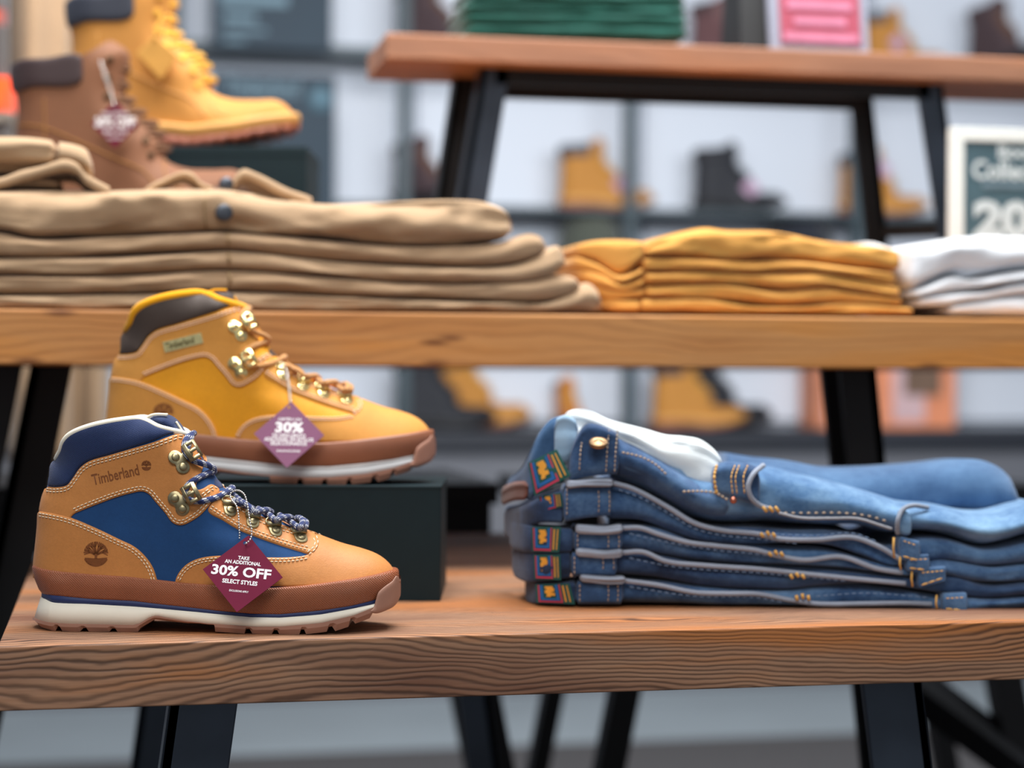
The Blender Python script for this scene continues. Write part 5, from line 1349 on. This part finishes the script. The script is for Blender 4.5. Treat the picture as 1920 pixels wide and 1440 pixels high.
DB = 2.36; p = Pd(28, 421, DB); bb = work_boot((p.x, p.y, p.z), -A, BRN, CHR, BSOLE, m_plain('brown_midsole', srgb(84, 60, 46), .6, bump=.05), 'brown six-inch work boot with a dark collar behind the khaki trousers', NLACE)
fz = p.z; q = Pd(500, 430, DB - .06); r3 = empty('riser_box', (q.x, q.y, MZ1), -A, 'low dark riser under the brown work boot, hidden behind khaki trousers', 'box')
boxobj('box_base', (-.33, 0, 0), (0, .125, fz - MZ1 - .002), CARTON, r3, .001); boxobj('lid', (-.3306, -.0006, fz - MZ1 - .012), (.0006, .1256, fz - MZ1), CARTON, r3, .0008)
make_tag('price_tag', [(214, 190), (260, 232), (218, 278), (171, 232)], [DB - .062] * 4, [('TAKE AN ADDITIONAL', 216, 213, 52, 6, .03), ('30% OFF', 216, 229, 76, 20, .05), ('SELECT STYLES', 216, 247, 46, 7, .03), ('EXCLUSIONS APPLY', 216, 259, 30, 4, .03)],
         [[(214, 200, DB - .064), (208, 178, DB - .060), (198, 150, DB - .056), (190, 125, DB - .048), (187, 112, DB - .04)], [(215, 198, DB - .064), (211, 178, DB - .060), (203, 150, DB - .056), (194, 125, DB - .048), (190, 112, DB - .04)]],
         'maroon diamond price tag hanging on the brown work boot', None, M_MAROON, (214, 197))

# ---- boots on the wall shelves (far off, each its own)
RW = 'boots on the wall shelves'
def wb(px, z, mats, label, rz=0, v=VS_ + .10, scale=.97, mid=None):
    x = Pv(px, 300, v).x; up_, col_, lc = mats
    return work_boot((x, v, z), rz, up_, col_, GUM if up_ is WHT else BSOLE, TSOLE if up_ is WHT else BSOLE, label, lc, RW, scale, fine=False)
YB = (WHT, CHB, YLACE); BB = (BLK, BLK, BLACE); NB = (DBRN, DBRN, NLACE)
wb(1050, SH[1], YB, 'yellow work boot on the wall shelf right of the steel leg of the raised bench')
wb(1302, SH[1], BB, 'black work boot with a pink tag on the wall shelf')
wb(1575, SH[1], YB, 'yellow work boot on the wall shelf seen through the right trestle legs', scale=.96)
wb(742, SH[1], NB, 'dark brown boot on the wall shelf left of the raised bench legs', rz=-.9, scale=.9)
wb(742, ZBASE, BB, 'black boot on the lowest shelf in front of a yellow one, left of the jeans', v=VS_ + .045, scale=1.0)
wb(800, ZBASE, YB, 'yellow boot whose toe shows behind a black boot on the lowest shelf', v=VS_ + .145, scale=1.08, rz=.06)
wb(1226, ZBASE, YB, 'yellow boot on the lowest shelf above the white pocket lining of the jeans', v=VS_ + .045)
wb(1262, ZBASE, BB, 'black boot on the lowest shelf just behind the yellow boot above the jeans', v=VS_ + .145, scale=1.06)
wb(1050, ZBASE, (m_leather('orange_leather', srgb(206, 128, 56)), CHB, YLACE), 'narrow orange tan boot on the lowest shelf turned toe outward', rz=-1.45, v=VS_ + .2, scale=.7)
wb(742, SH[0], NB, 'dark brown boot on the top wall shelf above the left end of the raised bench', rz=-.5, scale=.95)
wb(1295, SH[0], (m_leather('reddish_leather', srgb(104, 72, 74)), CHR, NLACE), 'reddish brown boot on the top wall shelf between green sweaters and red sign', rz=-.7, scale=.9)
wb(1612, SH[0], YB, 'yellow boot on the top wall shelf just right of the red sign', rz=-.15, scale=.9, v=VS_ + .12)
wb(1820, SH[0] + .0, NB, 'dark boot on the top wall shelf near the upper right corner', rz=-1.2, scale=1.0)
# small price tags on the shelf boots
for (px, py, z_, lab) in ((1166, 345, 0, 'pink diamond tag on the yellow wall boot at centre'), (1408, 352, 0, 'pink diamond tag on the black wall boot'), (1655, 318, 0, 'pink diamond tag on the yellow wall boot behind the trestle'), (1684, 80, 0, 'pink diamond tag on the yellow boot right of the red sign')):
    p = Pv(px, py, VS_ + .06); mb = MB(); h = .030
    t_ = empty('price_tag', p, 0, lab, 'price tag', 'small tags on the wall boots'); mb.add([(0, 0, h), (h, 0, 0), (0, 0, -h), (-h, 0, 0), (0, .001, h), (h, .001, 0), (0, .001, -h), (-h, .001, 0)], [(0, 1, 2, 3), (7, 6, 5, 4), (0, 4, 5, 1), (1, 5, 6, 2), (2, 6, 7, 3), (3, 7, 4, 0)])
    mb.build('tag_card', m_plain('faded_pink_card', srgb(196, 160, 188), .5, bump=0), t_, smooth=False)
    mb = MB(); mb.tube([(0, .002, h * .8), (-.004, .03, h + .03)], .0008, 5); mb.build('cord', BLACE, t_)
# caps stacked on the middle shelf
def cap(px, z, mat, label, v=VS_ + .10, rz=0, s=1):
    x = Pv(px, 300, v).x; r = empty('baseball_cap', (x, v, z), rz, label, 'cap', 'caps on the wall shelf'); mb = MB(); V = []; F = []; nu, nv = 24, 8
    for j in range(nv + 1):
        t = j / nv * math.pi / 2
        for k in range(nu):
            a = 2 * math.pi * k / nu; V.append((.088 * s * math.cos(t) ** .8 * math.cos(a), .105 * s * math.cos(t) ** .8 * math.sin(a), .115 * s * math.sin(t)))
    for j in range(nv):
        for k in range(nu): F.append((j * nu + k, j * nu + (k + 1) % nu, (j + 1) * nu + (k + 1) % nu, (j + 1) * nu + k))
    mb.add(V, F).build('crown', mat, r); mb = MB(); mb.sphere((0, 0, .116 * s), .009, 10, 6, (1, 1, .6)); mb.build('top_button', mat, r)
    mb = MB(); V = []; n = 14
    for zz in (0, .004):
        for j in range(4):
            for k in range(n):
                a = math.pi * (1.12 + .76 * k / (n - 1)); rr = 1 + j * .22; V.append((.088 * s * rr ** .35 * math.cos(a), (.105 * s + .025 * j) * math.sin(a), zz + .012 - .010 * abs(math.cos(a)) - .004 * j))
    F = []
    for j in range(3):
        for k in range(n - 1):
            a = j * n + k; F += [(a, a + 1, a + n + 1, a + n), (4 * n + a, 4 * n + a + n, 4 * n + a + n + 1, 4 * n + a + 1)]
    for k in range(n - 1): F.append((3 * n + k, 3 * n + k + 1, 7 * n + k + 1, 7 * n + k))
    mb.add(V, F).build('visor', mat, r); return r
OLIVE = m_cloth('olive_cap_cotton', srgb(84, 88, 80)); BCAP = m_cloth('black_cap_cotton', srgb(40, 44, 54))
ztop = Pv(1106, 396, VS_ + .14).z
for i, nm in enumerate(('topmost olive grey cap of a stack, between the khaki and mustard piles', 'olive grey cap under the topmost one', 'third olive grey cap down the stack')):
    cap(1106, ztop - .117 * 1.12 - i * .045, OLIVE, nm, s=1.12)
for i, nm in enumerate(('topmost black cap on the wall shelf, behind the mustard shirts', 'lower black cap behind the mustard shirts')):
    cap(1500, ztop - .117 * 1.2 - i * .05, BCAP, nm, s=1.2)
def stand_box(px0, px1, z, h, label):   # carton the cap piles stand on, hidden behind the clothes
    a, b = Pv(px0, 300, VS_ + .04).x, Pv(px1, 300, VS_ + .04).x; r = empty('carton', (a, VS_ + .04, z), 0, label, 'box'); boxobj('box_base', (0, 0, 0), (b - a, .16, h - .02), SHM, r, .002); boxobj('lid', (-.002, -.002, h - .02), (b - a + .002, .162, h), SHM, r, .002)
stand_box(1040, 1180, SH[2], ztop - .117 * 1.12 - .09 - SH[2], 'grey carton under the stack of olive caps')
stand_box(1430, 1580, SH[2], ztop - .117 * 1.2 - .05 - SH[2], 'grey carton under the black caps')
# orange printed cartons on the lowest shelf
ORG = m_plain('orange_carton', srgb(222, 140, 102), .6, var=.14, nscale=14, bump=0); PNK = m_plain('pale_pink_print', srgb(206, 174, 178), .6, var=.05, bump=0); DRK = m_plain('brown_window', srgb(112, 88, 72), .5, var=.2, nscale=30, bump=0)
def carton(px0, px1, pyt, window, label):
    a, b = Pv(px0, 700, VS_ + .03), Pv(px1, 700, VS_ + .03); h = Pv(px0, pyt, VS_ + .03).z - ZBASE; r = empty('shoe_carton', (a.x, VS_ + .03, ZBASE), 0, label, 'box', 'orange cartons on the lowest shelf'); w_ = b.x - a.x
    boxobj('carton_body', (0, 0, 0), (w_, .16, h), ORG, r, .002)
    boxobj('print_panel', (w_ * .22, -.002, h * .08), (w_ * .62, 0, h * .96), PNK, r)
    if window: boxobj('picture', (w_ * .36, -.004, h * .38), (w_ * .82, -.002, h * .78), DRK, r)
carton(1534, 1598, 640, False, 'orange and pink shoe carton left of the black trestle leg'); carton(1640, 1792, 640, True, 'orange carton with a square brown picture, right of the black trestle leg')
# teal posters on the wall bay at the left
TEAL = m_plain('teal_poster_board', srgb(14, 44, 62), .6, var=.05, nscale=6, bump=0); PALE = m_plain('pale_poster_print', srgb(92, 124, 140), .5, var=.05, bump=0)
VP = VS_ - .06
def poster(px0, px1, y0, y1, label):
    a, b = Pv(px0, y0, VP), Pv(px1, y1, VP); r = empty('poster_board', (a.x, VP, b.z), 0, label, 'poster'); boxobj('board', (0, 0, 0), (b.x - a.x, .02, a.z - b.z), TEAL, r, .002); return r
pa = poster(396, 622, -180, 96, 'upper teal poster board with blurred white lines, behind the yellow boot'); OP = pa.location
mb = MB()
for (xa, xb, ya, yb_) in ((412, 540, -14, 12), (420, 480, 24, 40), (420, 500, 52, 62), (420, 460, 72, 80)):
    p, q = Pv(xa, ya, VP - .001) - OP, Pv(xb, yb_, VP - .001) - OP; mb.box((p.x, -.002, q.z), (q.x, -.0005, p.z))
mb.build('printed_lines', PALE, pa, smooth=False)
pb = poster(398, 628, 134, 560, 'lower teal poster board with a pale wordmark and round emblem'); OP = pb.location
def wtext(body, cx, cy, wpx, hpx, parent, mat, v, bold=.02, name='lettering'):
    c = Pv(cx, cy, v) - parent.location; k = (Pv(cx + 50, cy, v) - Pv(cx - 50, cy, v)).length / 100
    V, F = text2d(body, wpx * k, hpx * k, bold); return mesh(name, [(c.x + a, c.y - .0006, c.z + b) for a, b in V], F, mat, parent, smooth=False)
wtext('Timberland', 492, 163, 138, 32, pb, PALE, VP, .02, 'wordmark')
mb = MB(); cq = Pv(601, 186, VP) - OP
disc_stack(mb, cq + Vector((0, -.0005, 0)), Vector((1, 0, 0)), Vector((0, 0, 1)), Vector((0, -1, 0)), [(.034, 0), (.034, .001), (.001, .001)], 24); mb.build('round_emblem', PALE, pb)
# white framed sign on the middle table at the right
VF = 2.44; FRM = m_plain('off_white_frame', srgb(232, 236, 232), .5, var=.02, bump=0); SLT = m_plain('slate_green_board', srgb(72, 98, 108), .5, var=.04, bump=0); SGT = m_plain('sign_print', srgb(206, 216, 218), .5, bump=0)
a, b = Pv(1786, 238, VF), Pv(2070, 238, VF); zl = MZ1
sg = empty('framed_sign', (a.x, VF, zl), 0, 'white framed slate green sign with pale lettering and 20%, behind the white shirts', 'sign'); w_, h_ = b.x - a.x, a.z - zl; f_ = .018
boxobj('board', (f_ * .5, .004, f_ * .5), (w_ - f_ * .5, .012, h_ - f_ * .5), SLT, sg)
mb = MB()
for lo, hi in (((0, 0, 0), (f_, .016, h_)), ((w_ - f_, 0, 0), (w_, .016, h_)), ((f_, 0, h_ - f_), (w_ - f_, .016, h_)), ((f_, 0, 0), (w_ - f_, .016, f_))): mb.box(lo, hi)
bevel(mb.build('frame', FRM, sg, smooth=False), .0015)
for body, cx, cy, wp, hp, bo in (('Boot', 1905, 285, 68, 24, .03), ('Collection', 1908, 320, 170, 34, .03), ('Extra savings' if False else 'Collection', 1905, 348, 0, 0, 0), ('20%', 1915, 412, 180, 66, .06)):
    if wp: wtext(body, cx, cy, wp, hp, sg, SGT, VF + .003, bo)
mb = MB(); p, q = Pv(1842, 343, VF + .003) - sg.location, Pv(1980, 355, VF + .003) - sg.location; mb.box((p.x, .002, q.z), (q.x, .0035, p.z)); mb.build('small_print', m_plain('faint_print', srgb(112, 134, 146), .5, bump=0), sg, smooth=False)
boxobj('easel_foot', (w_ * .4, .012, 0), (w_ * .6, .10, .006), FRM, sg)
# red sign in grey frame and black bag on the raised bench
VR = HV0 + .04; RED = m_plain('rose_red_board', srgb(136, 52, 70), .5, var=.03, bump=0); GF_ = m_plain('grey_sign_frame', srgb(120, 122, 136), .5, var=.04, bump=0); PK = m_plain('pale_pink_lines', srgb(168, 100, 124), .5, bump=0)
a = Pv(1446, 84, VR); b = Pv(1632, 88, VR); rs = empty('counter_sign', (a.x, VR, HZ1), 0, 'rose red sign in a grey frame standing on the raised bench', 'sign'); w_ = b.x - a.x; h_ = .20; tl_ = Matrix.Rotation(math.radians(-9), 3, 'X')
boxobj('frame', (0, 0, 0), (w_, .012, h_), GF_, rs, .002, rot=tl_); boxobj('board', (.015, -.002, .015), (w_ - .013, 0, h_ - .015), RED, rs, rot=tl_)
mb = MB()
for lo, hi in (((.020, -.004, .018), (w_ - .018, -.002, .030)), ((.036, -.004, .042), (w_ - .036, -.002, .054)), ((.026, -.004, .066), (w_ - .026, -.002, .078))): mb.box(lo, hi, tl_)
mb.build('printed_lines', PK, rs, smooth=False)
boxobj('back_strut', (w_ * .4, .02, 0), (w_ * .6, .08, .005), GF_, rs)
a = Pv(1390, 80, VR + .02); b = Pv(1440, 80, VR + .02); mb = MB(); bgx = empty('shopping_bag', (a.x, VR + .02, HZ1), 0, 'black paper bag standing left of the red sign on the raised bench', 'bag')
w_ = b.x - a.x + .02; mb.add([(0, 0, 0), (w_, 0, 0), (w_, .10, 0), (0, .10, 0), (.004, .03, .24), (w_ - .003, .03, .24), (w_ - .003, .07, .24), (.004, .07, .24)], [(0, 1, 5, 4), (1, 2, 6, 5), (2, 3, 7, 6), (3, 0, 4, 7), (0, 3, 2, 1)])
BBG = m_plain('black_paper', srgb(14, 14, 16), .6, bump=.1); mb.build('bag_body', BBG, bgx, smooth=False)
mb = MB(); mb.tube(smooth_line([(w_ * .3, .03, .235), (w_ * .35, .03, .28), (w_ * .65, .03, .28), (w_ * .7, .03, .235)], .01), .003, 6); mb.build('handle', BBG, bgx)
# hanging trousers and jacket at far left
VH = 3.3
def drape(name, px0, px1, y0, y1, v, mat, parent, folds=5, amp=.012, th=.018, taper=0, seed=0):
    org = parent.location; nx, nz = 40, 24; V = []; F = []
    for s_ in (0, 1):
        for j in range(nz + 1):
            t = j / nz; y = y0 + (y1 - y0) * t
            for i in range(nx + 1):
                u = i / nx; c = (px0 + px1) / 2; x = c + (px0 + (px1 - px0) * u - c) * (1 - taper * t)
                p = Pv(x, y, v); f = math.sin(u * math.pi * folds + seed + t * 1.5) * amp * (.4 + .6 * t); ed = math.sqrt(max(0, 1 - (2 * u - 1) ** 2))
                V.append(Vector((p.x, v + f + (1 if s_ else -1) * (th * ed), p.z)) - org)
    N = (nx + 1) * (nz + 1)
    for j in range(nz):
        for i in range(nx):
            a = j * (nx + 1) + i; F += [(a, a + 1, a + nx + 2, a + nx + 1), (N + a, N + a + nx + 1, N + a + nx + 2, N + a + 1)]
    for i in range(nx): a = i; F.append((a, N + a, N + a + 1, a + 1)); a = nz * (nx + 1) + i; F.append((a, a + 1, N + a + 1, N + a))
    return mesh(name, V, F, mat, parent, weld=.0002)
KHH = m_cloth('hanging_khaki', srgb(132, 108, 84), var=.06)
p = Pv(80, -220, VH); ht = empty('hanging_trousers', (p.x, VH, p.z), 0, 'long khaki trousers hanging at the left behind the boots', 'trousers')
drape('leg', 14, 132, -200, 880, VH, KHH, ht, 3, .016, .05, 0, .6); drape('leg', 96, 206, -200, 862, VH + .10, KHH, ht, 3, .016, .05, 0, 2.2); drape('waistband', 18, 150, -250, -190, VH, KHH, ht, 2, .004, .03)
DKC = m_cloth('charcoal_shell', srgb(62, 56, 54), var=.1); ORN = m_cloth('blaze_orange', srgb(244, 70, 14), var=.03); RUS = m_cloth('rust_shell', srgb(140, 52, 34), var=.06)
p = Pv(-30, -220, VH - .1); jk = empty('hanging_jacket', (p.x, VH - .1, p.z), 0, 'charcoal jacket with a bright orange hem band hanging at the left edge', 'jacket')
drape('jacket_body', -120, 16, 50, 150, VH - .1, DKC, jk, 4, .01, .03); drape('yoke', -120, 12, -220, 22, VH - .1, DKC, jk, 4, .01, .03); drape('rust_stripe', -120, 12, 22, 50, VH - .1, RUS, jk, 4, .01, .03)
o = drape('hem_band', -120, 29, 150, 212, VH - .1, ORN, jk, 4, .01, .034); o['label'] = 'bright orange hem band'
drape('lower_hem', -120, 27, 212, 232, VH - .1, m_cloth('grey_trim', srgb(104, 94, 84)), jk, 4, .01, .03); drape('lining', -120, 25, 232, 420, VH - .09, DKC, jk, 4, .01, .03)
# rail that carries both garments
zr = Pv(0, -250, VH).z; rl = empty('clothes_rail', (Pv(-160, 0, VH).x, VH - .05, 0), 0, 'black steel clothes rail at the left, its bar above the picture', 'rack'); mb = MB(); L_ = .9
mb.tube([(-.3, 0, zr), (L_ - .35, 0, zr)], .014, 10); mb.build('bar', BLACKM, rl)
for xx in (-.3,): mb = MB(); mb.tube([(xx, 0, 0), (xx, 0, zr)], .014, 10); mb.build('post', BLACKM, rl)
